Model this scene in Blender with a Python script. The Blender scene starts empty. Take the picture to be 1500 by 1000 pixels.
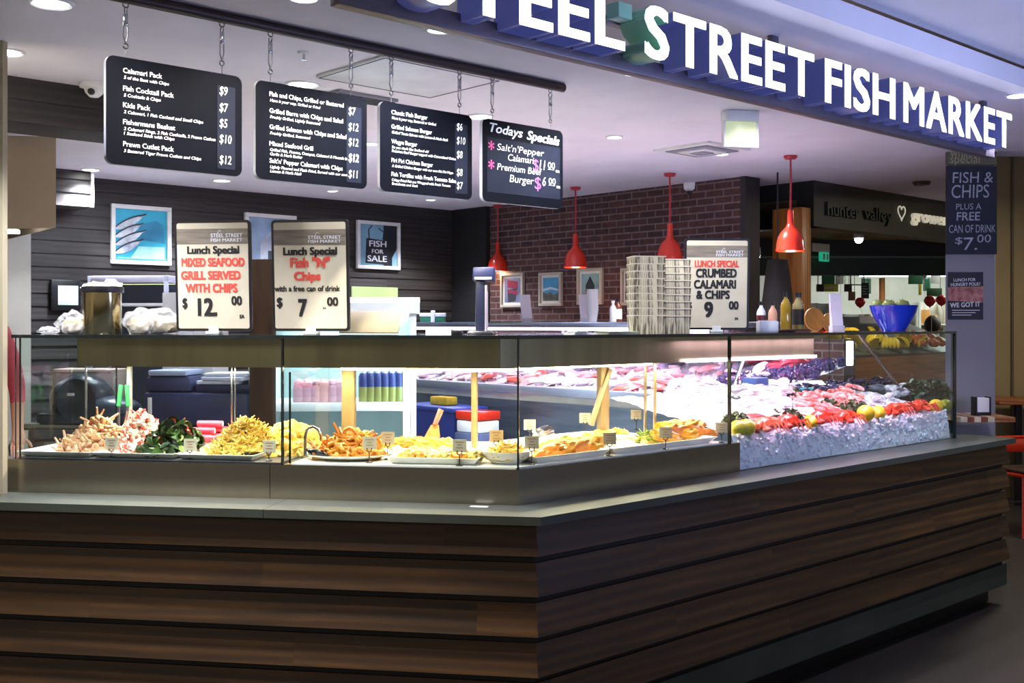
import bpy, bmesh, math, random
from mathutils import Matrix, Vector, Euler, noise
random.seed(7)
D = bpy.data
SC = bpy.context.scene
COL = SC.collection
PI = math.pi

# ------------------------------------------------------------------ camera
F = 1600.0; HOR = 474.0; EYE = 1.5
cam = D.cameras.new('camera'); cam.sensor_width = 36.0; cam.lens = 36.0 * F / 1500.0
cam.shift_y = (HOR - 500.0) / 1500.0; cam.clip_start = 0.02; cam.clip_end = 200
camo = D.objects.new('camera', cam); COL.objects.link(camo)
camo.location = (0, 0, EYE); camo.rotation_euler = (PI / 2, 0, 0)
SC.camera = camo
# ------------------------------------------------------------------ world, exposure
SC.view_settings.view_transform = 'Standard'; SC.view_settings.look = 'None'
SC.view_settings.exposure = 0.86; SC.view_settings.gamma = 1.0
SC.view_settings.use_curve_mapping = False
W = D.worlds.new('world'); SC.world = W; W.use_nodes = True
wb = W.node_tree.nodes['Background']
wb.inputs[0].default_value = (0.56, 0.50, 0.43, 1); wb.inputs[1].default_value = 0.33

# ------------------------------------------------------------------ layout frames
O = Vector((0.023, 3.70, 0))
TH = math.radians(47.4)
U = Vector((math.sin(TH), math.cos(TH), 0)); V = Vector((-math.cos(TH), math.sin(TH), 0))
RU = math.atan2(U.y, U.x)            # rotation of the right-hand front
RL = math.radians(-9.0)              # rotation of the left-hand front
LX = Vector((math.cos(RL), math.sin(RL), 0)); LY = Vector((-math.sin(RL), math.cos(RL), 0))
ZC = 2.52                            # shop ceiling height
LEDGE = 0.885; PLINTH = 1.005; GTOP = 1.46
def P(u, v, z=0.0): return O + U * u + V * v + Vector((0, 0, z))
def Q(x, y, z=0.0): return O + LX * x + LY * y + Vector((0, 0, z))
def pd(px, py, d): return Vector(((px - 750) / F * d, d, EYE + (HOR - py) / F * d))
def pz(px, py, z): return pd(px, py, (z - EYE) * F / (HOR - py))
def pplane(px, py, n, c):            # n.(p-O)=c
    r = Vector(((px - 750) / F, 1, (HOR - py) / F)); e = Vector((0, 0, EYE))
    t = (c + n.dot(Vector((O.x, O.y, 0)))) / n.dot(Vector((r.x, r.y, 0)))
    return e + r * t
def pv(px, py, v): return pplane(px, py, V, v)
def pu(px, py, u): return pplane(px, py, U, u)
def pq(px, py, y): return pplane(px, py, LY, y)
def uv(p): d = Vector((p.x, p.y, 0)) - O; return d.dot(U), d.dot(V)
def q2(p): d = Vector((p.x, p.y, 0)) - O; return d.dot(LX), d.dot(LY)
def Mat(loc, rz=0.0, rx=0.0, ry=0.0, s=1.0):
    return Matrix.Translation(loc) @ Euler((rx, ry, rz)).to_matrix().to_4x4() @ Matrix.Diagonal((s, s, s, 1))

# ------------------------------------------------------------------ lamps of the place, and added fill lights
def lamp(name, kind, loc, power, col, size=0.1, rot=(0, 0, 0), size_y=None, spot=None, blend=0.6):
    l = D.lights.new(name, kind); l.energy = power; l.color = col
    if kind == 'AREA':
        l.size = size
        if size_y: l.shape = 'RECTANGLE'; l.size_y = size_y
    else: l.shadow_soft_size = size
    if kind == 'SPOT': l.spot_size = spot; l.spot_blend = blend
    o = D.objects.new(name, l); COL.objects.link(o); o.location = loc; o.rotation_euler = rot
    return o
WARM = (1.0, 0.80, 0.50); COOL = (0.86, 0.88, 1.0); PINK = (1.0, 0.66, 0.96)
# hot food gantry (two strips under the canopy), cold salad strip, seafood strips
def strip_light(a, b, power, col, w=0.06, name='strip_lamp'):
    m = (a + b) / 2; d = b - a
    return lamp(name, 'AREA', m, power, col, d.length, (0, 0, math.atan2(d.y, d.x)), w)
strip_light(Q(-0.96, 0.33, 1.335), Q(-0.05, 0.33, 1.335), 8.5, WARM)
strip_light(P(0.05, 0.30, 1.335), P(1.35, 0.30, 1.335), 10, WARM)
strip_light(Q(-1.80, 0.33, 1.335), Q(-1.02, 0.33, 1.335), 7, (1, .87, .70))
strip_light(P(1.25, 0.055, 1.43), P(2.6, 0.055, 1.43), 7.5, PINK, 0.03)
strip_light(P(2.75, 0.55, 1.42), P(2.75, 3.9, 1.42), 6.5, PINK)
# unseen mall fills added: bluish glow on upper ceiling, warm light on counter front
lamp('added_mall_fill', 'AREA', (2.9, 2.5, 1.5), 34, (0.42, 0.52, 1.0), 1.0, (math.radians(150), 0, math.radians(28)))
lamp('added_mall_fill', 'AREA', (-3.6, -0.4, 2.45), 15, (1.0, 0.80, 0.58), 1.2, (math.radians(38), 0, math.radians(-50)))
# added fills: warm over the timber tables at right, cool over the rear bench
lamp('added_mall_fill', 'AREA', (4.1, 7.6, 2.6), 16, (1.0, 0.86, 0.66), 0.5)
lamp('added_kitchen_fill', 'AREA', (-2.3, 6.9, 2.45), 10, (0.84, 0.90, 1.0), 0.6)
# ------------------------------------------------------------------ materials
def lin(c):
    if isinstance(c, str):
        c = [int(c[i:i + 2], 16) / 255 for i in (0, 2, 4)]
    return tuple(((x / 12.92) if x <= 0.04045 else ((x + 0.055) / 1.055) ** 2.4) for x in c) + (1.0,)
MC = {}
def nodes(name):
    m = D.materials.new(name); m.use_nodes = True
    nt = m.node_tree; b = nt.nodes['Principled BSDF']
    return m, nt, b
def N(nt, t, **kw):
    n = nt.nodes.new(t)
    for k, v in kw.items(): setattr(n, k, v)
    return n
def mat(name, c, c2=None, scale=8.0, rough=0.5, metal=0.0, bump=0.0, emit=0.0, ecol=None, spec=0.5, stretch=(1, 1, 1), trans=0.0, alpha=None, coat=0.0, detail=3.0, lo=0.35, hi=0.65, sss=0.0):
    if name in MC: return MC[name]
    m, nt, b = nodes(name)
    L = nt.links.new
    tc = N(nt, 'ShaderNodeTexCoord'); mp = N(nt, 'ShaderNodeMapping'); mp.inputs['Scale'].default_value = stretch
    nz = N(nt, 'ShaderNodeTexNoise'); nz.inputs['Scale'].default_value = scale; nz.inputs['Detail'].default_value = detail
    L(tc.outputs['Object'], mp.inputs[0]); L(mp.outputs[0], nz.inputs['Vector'])
    c = lin(c)
    c2 = lin(c2) if c2 else tuple(x * 0.88 for x in c[:3]) + (1,)
    cr = N(nt, 'ShaderNodeValToRGB'); cr.color_ramp.elements[0].color = c2; cr.color_ramp.elements[1].color = c
    cr.color_ramp.elements[0].position = lo; cr.color_ramp.elements[1].position = hi
    L(nz.outputs['Fac'], cr.inputs[0]); L(cr.outputs[0], b.inputs['Base Color'])
    b.inputs['Roughness'].default_value = rough; b.inputs['Metallic'].default_value = metal
    b.inputs['Specular IOR Level'].default_value = spec
    if bump:
        bp = N(nt, 'ShaderNodeBump'); bp.inputs['Strength'].default_value = bump; bp.inputs['Distance'].default_value = 0.01
        L(nz.outputs['Fac'], bp.inputs['Height']); L(bp.outputs[0], b.inputs['Normal'])
    if emit:
        b.inputs['Emission Color'].default_value = lin(ecol) if ecol else c; b.inputs['Emission Strength'].default_value = emit
    if trans: b.inputs['Transmission Weight'].default_value = trans
    if coat: b.inputs['Coat Weight'].default_value = coat
    if sss:
        b.inputs['Subsurface Weight'].default_value = sss; b.inputs['Subsurface Radius'].default_value = (0.02, 0.015, 0.012)
    MC[name] = m
    return m
def glass(name, tint=(0.93, 0.97, 0.96), ior=1.35, rough=0.0):
    if name in MC: return MC[name]
    m = D.materials.new(name); m.use_nodes = True; nt = m.node_tree; nt.nodes.clear(); L = nt.links.new
    out = N(nt, 'ShaderNodeOutputMaterial'); tr = N(nt, 'ShaderNodeBsdfTransparent'); gl = N(nt, 'ShaderNodeBsdfGlossy')
    tr.inputs[0].default_value = tint + (1,); gl.inputs['Roughness'].default_value = rough
    fr = N(nt, 'ShaderNodeFresnel'); fr.inputs[0].default_value = ior; mx = N(nt, 'ShaderNodeMixShader')
    ge = N(nt, 'ShaderNodeNewGeometry'); iv = N(nt, 'ShaderNodeMath', operation='SUBTRACT'); iv.inputs[0].default_value = 1; L(ge.outputs['Backfacing'], iv.inputs[1])
    ml = N(nt, 'ShaderNodeMath', operation='MULTIPLY'); L(fr.outputs[0], ml.inputs[0]); L(iv.outputs[0], ml.inputs[1])      # only the outer face of a pane mirrors
    L(ml.outputs[0], mx.inputs[0]); L(tr.outputs[0], mx.inputs[1]); L(gl.outputs[0], mx.inputs[2]); L(mx.outputs[0], out.inputs[0])
    MC[name] = m
    return m
def cloudy(name, col, alpha, rough=0.15):
    """translucent plastic film"""
    if name in MC: return MC[name]
    m = D.materials.new(name); m.use_nodes = True; nt = m.node_tree; nt.nodes.clear(); L = nt.links.new
    out = N(nt, 'ShaderNodeOutputMaterial'); tr = N(nt, 'ShaderNodeBsdfTransparent'); p = N(nt, 'ShaderNodeBsdfPrincipled')
    p.inputs['Base Color'].default_value = lin(col); p.inputs['Roughness'].default_value = rough; p.inputs['Specular IOR Level'].default_value = 0.9
    nz = N(nt, 'ShaderNodeTexNoise'); nz.inputs['Scale'].default_value = 30
    mr = N(nt, 'ShaderNodeMapRange'); mr.inputs[3].default_value = alpha - .25; mr.inputs[4].default_value = min(1, alpha + .25)
    mx = N(nt, 'ShaderNodeMixShader')
    L(nz.outputs['Fac'], mr.inputs[0]); L(mr.outputs[0], mx.inputs[0]); L(tr.outputs[0], mx.inputs[1]); L(p.outputs[0], mx.inputs[2]); L(mx.outputs[0], out.inputs[0])
    MC[name] = m
    return m
def wood(name, base, dark, light, pitch=None, z0=0.0, ax=(0.9, 6, 14), rough=0.55, vary=0.5, rings=0.5):
    if name in MC: return MC[name]
    m, nt, b = nodes(name); L = nt.links.new
    tc = N(nt, 'ShaderNodeTexCoord'); sp = N(nt, 'ShaderNodeSeparateXYZ'); L(tc.outputs['Object'], sp.inputs[0])
    # plank index along z, board index along x
    def mth(op, a, bb=None):
        n = N(nt, 'ShaderNodeMath', operation=op)
        if isinstance(a, (int, float)): n.inputs[0].default_value = a
        else: L(a, n.inputs[0])
        if bb is not None:
            if isinstance(bb, (int, float)): n.inputs[1].default_value = bb
            else: L(bb, n.inputs[1])
        return n.outputs[0]
    if pitch:
        row = mth('FLOOR', mth('DIVIDE', mth('SUBTRACT', sp.outputs[2], z0), pitch))
        colm = mth('FLOOR', mth('DIVIDE', mth('ADD', sp.outputs[0], mth('MULTIPLY', row, 0.73)), 1.35))
    else:
        row = mth('FLOOR', mth('MULTIPLY', sp.outputs[2], 0.01)); colm = mth('FLOOR', mth('MULTIPLY', sp.outputs[0], 0.01))
    cb = N(nt, 'ShaderNodeCombineXYZ'); L(row, cb.inputs[0]); L(colm, cb.inputs[1])
    wn = N(nt, 'ShaderNodeTexWhiteNoise', noise_dimensions='3D'); L(cb.outputs[0], wn.inputs[0])
    add = N(nt, 'ShaderNodeVectorMath', operation='MULTIPLY_ADD'); L(wn.outputs['Color'], add.inputs[0]); add.inputs[1].default_value = (9, 9, 9); L(tc.outputs['Object'], add.inputs[2])
    mp = N(nt, 'ShaderNodeMapping'); mp.inputs['Scale'].default_value = ax; L(add.outputs[0], mp.inputs[0])
    nz = N(nt, 'ShaderNodeTexNoise'); nz.inputs['Scale'].default_value = 2.2; nz.inputs['Detail'].default_value = 6; nz.inputs['Distortion'].default_value = 1.1; L(mp.outputs[0], nz.inputs['Vector'])
    wv = N(nt, 'ShaderNodeTexWave', wave_type='RINGS', rings_direction='Y'); wv.inputs['Scale'].default_value = 1.3; wv.inputs['Distortion'].default_value = 7; wv.inputs['Detail'].default_value = 2; wv.inputs['Detail Scale'].default_value = 0.7
    L(mp.outputs[0], wv.inputs['Vector'])
    mx = N(nt, 'ShaderNodeMix'); mx.inputs[0].default_value = rings; L(nz.outputs['Fac'], mx.inputs[2]); L(wv.outputs['Fac'], mx.inputs[3])
    cr = N(nt, 'ShaderNodeValToRGB'); e = cr.color_ramp.elements; e[0].color = lin(dark); e[0].position = 0.12; e[1].color = lin(light); e[1].position = 0.95
    k = e.new(0.52); k.color = lin(base); L(mx.outputs[0], cr.inputs[0])
    hv = N(nt, 'ShaderNodeHueSaturation'); L(cr.outputs[0], hv.inputs['Color'])
    L(mth('ADD', mth('MULTIPLY', wn.outputs['Value'], vary), 1 - vary / 2), hv.inputs['Value'])
    L(hv.outputs[0], b.inputs['Base Color']); b.inputs['Roughness'].default_value = rough
    bp = N(nt, 'ShaderNodeBump'); bp.inputs['Strength'].default_value = 0.25; bp.inputs['Distance'].default_value = 0.004
    L(mx.outputs[0], bp.inputs['Height']); L(bp.outputs[0], b.inputs['Normal'])
    MC[name] = m
    return m
def brick(name):
    m, nt, b = nodes(name); L = nt.links.new
    tc = N(nt, 'ShaderNodeTexCoord'); sp = N(nt, 'ShaderNodeSeparateXYZ'); L(tc.outputs['Object'], sp.inputs[0])
    cb = N(nt, 'ShaderNodeCombineXYZ'); L(sp.outputs[0], cb.inputs[0]); L(sp.outputs[2], cb.inputs[1])
    br = N(nt, 'ShaderNodeTexBrick'); L(cb.outputs[0], br.inputs['Vector'])
    br.inputs['Scale'].default_value = 1; br.inputs['Brick Width'].default_value = 0.155; br.inputs['Row Height'].default_value = 0.051
    br.inputs['Mortar Size'].default_value = 0.006; br.inputs['Mortar Smooth'].default_value = 0.2; br.inputs['Bias'].default_value = -0.2
    br.inputs['Color1'].default_value = lin('5a3a35'); br.inputs['Color2'].default_value = lin('3f2a29'); br.inputs['Mortar'].default_value = lin('75686a')
    nz = N(nt, 'ShaderNodeTexNoise'); nz.inputs['Scale'].default_value = 14; L(tc.outputs['Object'], nz.inputs['Vector'])
    mx = N(nt, 'ShaderNodeMix', data_type='RGBA', blend_type='MULTIPLY'); mx.inputs[0].default_value = 0.7
    cr = N(nt, 'ShaderNodeValToRGB'); cr.color_ramp.elements[0].color = (.55, .5, .5, 1); cr.color_ramp.elements[1].color = (1.15, 1.1, 1.1, 1); cr.color_ramp.elements[0].position = .3; cr.color_ramp.elements[1].position = .7
    L(nz.outputs['Fac'], cr.inputs[0]); L(br.outputs['Color'], mx.inputs[6]); L(cr.outputs[0], mx.inputs[7]); L(mx.outputs[2], b.inputs['Base Color'])
    b.inputs['Roughness'].default_value = 0.85
    bp = N(nt, 'ShaderNodeBump'); bp.inputs['Strength'].default_value = 0.6; bp.inputs['Distance'].default_value = 0.008; bp.invert = True
    L(br.outputs['Fac'], bp.inputs['Height']); L(bp.outputs[0], b.inputs['Normal'])
    return m

# ------------------------------------------------------------------ mesh builder
class MB:
    def __init__(s, M=None): s.v = []; s.f = []; s.mi = []; s.M = M or Matrix(); s.cur = 0
    def add(s, verts, faces, mi=None, M=None):
        k = len(s.v); T = s.M @ M if M is not None else s.M
        s.v += [T @ Vector(p) for p in verts]
        for i, f in enumerate(faces):
            s.f.append([k + j for j in f]); s.mi.append(s.cur if mi is None else (mi if isinstance(mi, int) else mi[i]))
        return s
    def box(s, x0, x1, y0, y1, z0, z1, mi=None, M=None):
        v = [(x, y, z) for z in (z0, z1) for y in (y0, y1) for x in (x0, x1)]
        return s.add(v, [(0, 2, 3, 1), (4, 5, 7, 6), (0, 1, 5, 4), (2, 6, 7, 3), (0, 4, 6, 2), (1, 3, 7, 5)], mi, M)
    def rbox(s, x0, x1, y0, y1, z0, z1, r=0.005, seg=2, mi=None, M=None):
        bm = bmesh.new(); bmesh.ops.create_cube(bm, size=1.0)
        for w in bm.verts: w.co = Vector(((x0 + x1) / 2 + w.co.x * (x1 - x0), (y0 + y1) / 2 + w.co.y * (y1 - y0), (z0 + z1) / 2 + w.co.z * (z1 - z0)))
        r = min(r, 0.48 * min(abs(x1 - x0), abs(y1 - y0), abs(z1 - z0)))
        bmesh.ops.bevel(bm, geom=bm.edges[:], offset=r, segments=seg, profile=0.5, affect='EDGES')
        bm.verts.index_update(); s.add([w.co.copy() for w in bm.verts], [[w.index for w in f.verts] for f in bm.faces], mi, M); bm.free()
        return s
    def prism(s, pts, z0, z1, mi=None, mside=None, M=None):
        """pts counter-clockwise in xy"""
        n = len(pts); v = [(x, y, z0) for x, y in pts] + [(x, y, z1) for x, y in pts]
        f = [tuple(range(n - 1, -1, -1)), tuple(range(n, 2 * n))] + [(i, (i + 1) % n, n + (i + 1) % n, n + i) for i in range(n)]
        mi0 = s.cur if mi is None else mi; ms = mi0 if mside is None else mside
        return s.add(v, f, [mi0, mi0] + [ms] * n, M)
    def plate(s, pts, y0, y1, mf=0, mside=None, mback=None, M=None):
        """outline in xz (ccw seen from -y), front face at y0 (< y1)"""
        n = len(pts); v = [(x, y0, z) for x, z in pts] + [(x, y1, z) for x, z in pts]
        f = [tuple(range(n)), tuple(range(2 * n - 1, n - 1, -1))] + [(i, n + i, n + (i + 1) % n, (i + 1) % n) for i in range(n)]
        ms = mf if mside is None else mside
        return s.add(v, f, [mf, ms if mback is None else mback] + [ms] * n, M)
    def tube(s, path, r, n=8, mi=None, cap=True, M=None):
        path = [Vector(p) for p in path]; rr = r if isinstance(r, (list, tuple)) else [r] * len(path)
        v = []; f = []; up = None
        for i, p in enumerate(path):
            t = (path[min(i + 1, len(path) - 1)] - path[max(i - 1, 0)]).normalized()
            if up is None:
                up = Vector((0, 0, 1)) if abs(t.z) < 0.9 else Vector((1, 0, 0))
            a = t.cross(up); a = a.normalized() if a.length > 1e-6 else Vector((1, 0, 0)); b = a.cross(t); up = b
            for k in range(n):
                an = 2 * PI * k / n; v.append(p + (a * math.cos(an) + b * math.sin(an)) * rr[i])
        for i in range(len(path) - 1):
            for k in range(n): f.append((i * n + k, (i + 1) * n + k, (i + 1) * n + (k + 1) % n, i * n + (k + 1) % n))
        if cap: f.append(tuple(range(n))); f.append(tuple(range(len(path) * n - 1, (len(path) - 1) * n - 1, -1)))
        return s.add(v, f, mi, M)
    def lathe(s, prof, n=20, c=(0, 0, 0), mi=None, M=None, mis=None):
        """prof: (r, z) from bottom to top"""
        v = []; f = []; ms = []; rows = []
        for r, z in prof:
            if r < 1e-6: rows.append([len(v)]); v.append((c[0], c[1], c[2] + z))
            else:
                rows.append(list(range(len(v), len(v) + n)))
                v += [(c[0] + r * math.cos(2 * PI * k / n), c[1] + r * math.sin(2 * PI * k / n), c[2] + z) for k in range(n)]
        for i in range(len(rows) - 1):
            a, b = rows[i], rows[i + 1]
            for k in range(n):
                k2 = (k + 1) % n
                if len(a) == 1 and len(b) == 1: continue
                if len(a) == 1: f.append((a[0], b[k2], b[k]))
                elif len(b) == 1: f.append((a[k], a[k2], b[0]))
                else: f.append((a[k], a[k2], b[k2], b[k]))
                ms.append((mis[i] if mis else (s.cur if mi is None else mi)))
        return s.add(v, f, ms, M)
    def ball(s, c, r, sub=2, nz=0.0, ns=3.0, seed=0, mi=None, M=None):
        r = r if isinstance(r, (tuple, list)) else (r, r, r)
        vs, fs = ico(sub); so = Vector((seed * 3.7, seed * 1.3, seed * 7.1)); v = []
        for p in vs:
            k = 1 + nz * noise.noise(p * ns + so) if nz else 1
            v.append((c[0] + p.x * r[0] * k, c[1] + p.y * r[1] * k, c[2] + p.z * r[2] * k))
        return s.add(v, fs, mi, M)
    def text(s, string, x, z, h, y=0.0, width=None, bold=0.0, shear=0.0, mi=None, ext=0.0, align='L', rot=0.0, sx=1.0, M=None, space=1.0):
        vs, fs = textgeo(string, bold, shear, ext, space)
        if not vs: return s
        x0 = min(p[0] for p in vs); x1 = max(p[0] for p in vs); k = h / 0.73
        kx = (width / max(1e-6, x1 - x0)) if width else k * sx
        w = (x1 - x0) * kx; dx = {'L': 0, 'C': -w / 2, 'R': -w}[align]
        c, sn = math.cos(rot), math.sin(rot); out = []
        for p in vs:
            a = (p[0] - x0) * kx + dx; b = p[1] * k
            out.append((x + a * c - b * sn, y - p[2], z + a * sn + b * c))
        return s.add(out, fs, mi, M)
    def build(s, name, mats, parent=None, smooth=35, kind=None, loc=None, rz=0.0):
        me = D.meshes.new(name); me.from_pydata([tuple(p) for p in s.v], [], s.f)
        mats = mats if isinstance(mats, (list, tuple)) else [mats]
        for m in mats: me.materials.append(m)
        me.polygons.foreach_set('material_index', [min(i, len(mats) - 1) for i in s.mi])
        me.validate()
        if smooth:
            me.polygons.foreach_set('use_smooth', [True] * len(me.polygons)); me.set_sharp_from_angle(angle=math.radians(smooth))
        me.update()
        o = D.objects.new(name, me); COL.objects.link(o)
        if parent: o.parent = parent
        if loc is not None: o.location = loc
        o.rotation_euler.z = rz
        if kind: o['kind'] = kind
        return o
ICO = {}
def ico(sub):
    if sub not in ICO:
        bm = bmesh.new(); bmesh.ops.create_icosphere(bm, subdivisions=sub, radius=1.0); bm.verts.index_update()
        ICO[sub] = ([w.co.copy() for w in bm.verts], [[w.index for w in f.verts] for f in bm.faces]); bm.free()
    return ICO[sub]
TXT = {}
def textgeo(string, bold, shear, ext, space):
    key = (string, bold, shear, ext, space)
    if key not in TXT:
        c = D.curves.new('t', 'FONT'); c.body = string; c.size = 1.0; c.shear = shear; c.extrude = ext; c.resolution_u = 3; c.space_character = space
        o = D.objects.new('t', c); me = o.to_mesh()
        v0 = [tuple(w.co) for w in me.vertices]; f0 = [list(p.vertices) for p in me.polygons]; vs = []; fs = []
        for n_, (dx, dz) in enumerate(((0, 0), (bold, bold * .6), (-bold, bold * .6), (bold, -bold * .6), (-bold, -bold * .6)) if bold else ((0, 0),)):
            k = len(vs); vs += [(x + dx, y + dz, z + .00012 * n_) for x, y, z in v0]; fs += [[k + i for i in f] for f in f0]
        TXT[key] = (vs, fs)
        o.to_mesh_clear(); D.objects.remove(o); D.curves.remove(c)
    return TXT[key]
def rrect(x0, x1, z0, z1, r, n=5):
    out = []
    for cx, cz, a0 in ((x1 - r, z0 + r, -90), (x1 - r, z1 - r, 0), (x0 + r, z1 - r, 90), (x0 + r, z0 + r, 180)):
        for i in range(n + 1):
            a = math.radians(a0 + 90 * i / n); out.append((cx + r * math.cos(a), cz + r * math.sin(a)))
    return out
def tag(o, label, cat, group=None, kind=None):
    o['label'] = label; o['category'] = cat
    if group: o['group'] = group
    if kind: o['kind'] = kind
    return o
def thing(name, label, cat, loc=(0, 0, 0), rz=0.0, group=None):
    o = D.objects.new(name, None); o.empty_display_size = 0.1; COL.objects.link(o); o.location = loc; o.rotation_euler.z = rz
    return tag(o, label, cat, group)
def dup(o, loc=None, rz=None, label=None, parent=None):
    c = o.copy(); COL.objects.link(c)
    if parent: c.parent = parent
    for ch in list(o.children): dup(ch, parent=c)
    if loc is not None: c.location = loc
    if rz is not None: c.rotation_euler.z = rz
    if label: c['label'] = label
    return c
def struct(mb, name, mats, loc=None, rz=0.0, parent=None, smooth=35):
    o = mb.build(name, mats, parent, smooth, None, loc, rz)
    if not parent: o['kind'] = 'structure'
    return o
# ------------------------------------------------------------------ common materials
M_ceil = mat('ceiling_paint', 'e6e1e8', 'dfdae1', 3, 0.8)
M_steel = mat('brushed_steel', '9c978a', '98938a', 3, 0.25, 1.0, stretch=(14, 14, .3))
M_bronze = mat('warm_steel', '93886e', '847961', 2, 0.30, 1.0, stretch=(5, 5, .3))
M_gold = mat('lit_brass_post', 'a38c64', '8f7853', 6, 0.45, 0.6)
M_white = mat('white_plastic', 'e9e9ea', 'dcdcde', 6, 0.4)
M_tray = mat('white_tray', 'efeee8', 'e2e0d8', 8, 0.3)
M_black = mat('black_plastic', '15151a', '0e0e12', 12, 0.35)
M_dark = mat('dark_metal', '2b2a2c', '232224', 12, 0.45, 0.4)
M_chrome = mat('chrome', 'c9c9cc', 'b8b8bc', 8, 0.18, 1.0)
M_glass = glass('clear_glass')
M_edge = mat('glass_edge', '16201f', '0d1413', 20, 0.2)
M_card = mat('cream_card', 'cbc1a6', 'c2b79b', 9, 0.6)
M_ink = mat('black_ink', '17130f', '120f0c', 9, 0.6)
M_red_ink = mat('red_ink', 'd84a38', 'd04434', 9, 0.6)
M_red = mat('red_enamel', 'd8331c', 'cc2c17', 6, 0.22, coat=0.5)
M_redcord = mat('red_cord', 'b52c3a', 'a52532', 20, 0.5)
M_cladding = wood('counter_timber', '42290c', '251503', '664414', 0.1294, 0.21, ax=(.7, 6, 6), rings=.25)
M_darkwood = wood('dark_wall_timber', '2a2624', '1a1716', '3d3834', 0.09, 0.0, vary=0.55, ax=(.55, 5, 6), rings=.3)
M_blackwood = mat('near_black_timber', '201f21', '161517', 6, 0.6, stretch=(1, 1, 10))
M_orangewood = wood('orange_pine', 'b5742c', '8a4f18', 'cf8f45', None, ax=(9, 9, 0.9), rough=0.4)
M_table = wood('table_timber', '8a4f2a', '5f3216', 'ab6a3c', None, ax=(1.2, 9, 9), rough=0.35)
M_brick = brick('red_brick')
M_lamp = mat('lamp_lens', 'ffffff', 'ffffff', 5, 0.4, emit=14)
M_frame = mat('white_frame', 'e3e3de', 'd6d6d0', 8, 0.5)
M_beige = mat('beige_paint', 'b3a38e', 'a99983', 2, 0.7)
M_lilac = mat('lilac_grey_paint', '98969c', '908e94', 2, 0.7)
M_olive = mat('olive_wall', '94855f', '897a56', 2, 0.75)

# ------------------------------------------------------------------ setting
def poly_slab(pts, z0, z1):
    mb = MB(); a = sum(pts[i].x * pts[(i + 1) % len(pts)].y - pts[(i + 1) % len(pts)].x * pts[i].y for i in range(len(pts)))
    if a < 0: pts = pts[::-1]
    return mb.prism([(p.x, p.y) for p in pts], z0, z1)
M_floor = mat('dark_floor', '231c19', '1a1513', 5, 0.55, bump=0.1)
struct(MB().box(-9, 16, -6, 18, -0.1, 0), 'floor', M_floor)
struct(poly_slab([Q(-3.2, .75), P(-.2, .75), P(3.4, .75), P(3.75, 4.85), P(-3.2, 4.85)], 0.0005, 0.004), 'floor_shop', mat('pale_bounce_floor', 'aaa49c', '9c968e', 3, .4))  # unseen pale floor added to bounce light up to the ceiling
struct(poly_slab([P(-7, -0.73), P(5.6, -0.73), Vector((2.80, 6.62, 0)), Vector((6.2, 14.7, 0)), P(6, 9), P(-7, 9)], ZC, ZC + 0.08), 'ceiling', M_ceil)
struct(MB().box(1, 16, 4.5, 18, 3.3, 3.4), 'ceiling_beyond', M_ceil)
M_mallceil = mat('mall_ceiling_paint', 'c9c9d2', 'c1c1ca', 2, 0.8)
struct(poly_slab([P(-7, -9), P(9, -9), P(9, -0.735), P(-7, -0.735)], ZC + 0.09, ZC + 0.2), 'ceiling_mall', M_mallceil)
# lap-boarded back wall
def lap(mb, x0, x1, z0, z1, pitch, y, t=0.014, mi=0):
    z = z0
    while z < z1 - 1e-4:
        zt = min(z + pitch, z1)
        mb.add([(x0, y - t, z), (x1, y - t, z), (x1, y - 0.003, zt), (x0, y - 0.003, zt), (x0, y + 0.02, z), (x1, y + 0.02, z), (x1, y + 0.02, zt), (x0, y + 0.02, zt)],
               [(0, 1, 2, 3), (4, 5, 1, 0), (3, 2, 6, 7), (0, 3, 7, 4), (1, 5, 6, 2)], mi)
        z = zt
VB = 4.9
ub0 = uv(pv(43, 400, VB))[0]
mb = MB(); lap(mb, 0, 3.9 - ub0, 0, ZC, 0.09, 0); mb.box(0, 3.9 - ub0, 0.01, 0.12, 0, ZC)
struct(mb, 'wall_back', M_darkwood, P(ub0, VB), RU)
# timber box on the back wall at the left, and the timber bulkhead nearer
uA = uv(pv(135, 300, 4.6))[0]
mb = MB(); lap(mb, -1.4, 0, 2.28, ZC, 0.09, 0); mb.box(-1.4, 0, 0.004, 0.28, 2.28, ZC); mb.box(-0.012, 0.006, -0.018, 0.0, 2.28, ZC, 1)
struct(mb, 'wall_back_bulkhead', [M_darkwood, M_frame], P(uA, 4.6), RU)
uB = uv(pv(235, 160, 2.0))[0]
mb = MB(); lap(mb, -3.4, 0, 2.335, ZC, 0.093, 0); mb.box(-3.4, 0, 0.004, 0.3, 2.335, ZC)
struct(mb, 'wall_left_bulkhead', M_darkwood, P(uB, 2.0), RU)
# black timber return and brick wall (local x runs towards the camera along -V)
UBR = 3.78
vB1 = uv(pu(718, 350, UBR))[1]; vB0 = uv(pu(1088, 300, UBR))[1]; vBl = uv(pu(1236, 540, UBR))[1]
RB = RU - PI / 2
struct(MB().box(0, vB1 - vB0, 0, 0.14, 0, ZC), 'wall_right', M_brick, P(UBR, vB1), RB)
struct(MB().box(0, vB0 - vBl, 0, 0.14, 0, 1.40), 'wall_right_low', M_brick, P(UBR, vB0), RB)
struct(MB().box(0, VB - vB1, -0.05, 0.14, 0, ZC), 'wall_right_return', M_blackwood, P(UBR, VB), RB)
struct(MB().box(-0.012, 0.03, -0.012, 0.16, 1.40, ZC), 'trim_1', mat('dark_end_trim', '2a2527', '221e20', 9, .6), P(UBR, vB0), RB)
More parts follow.
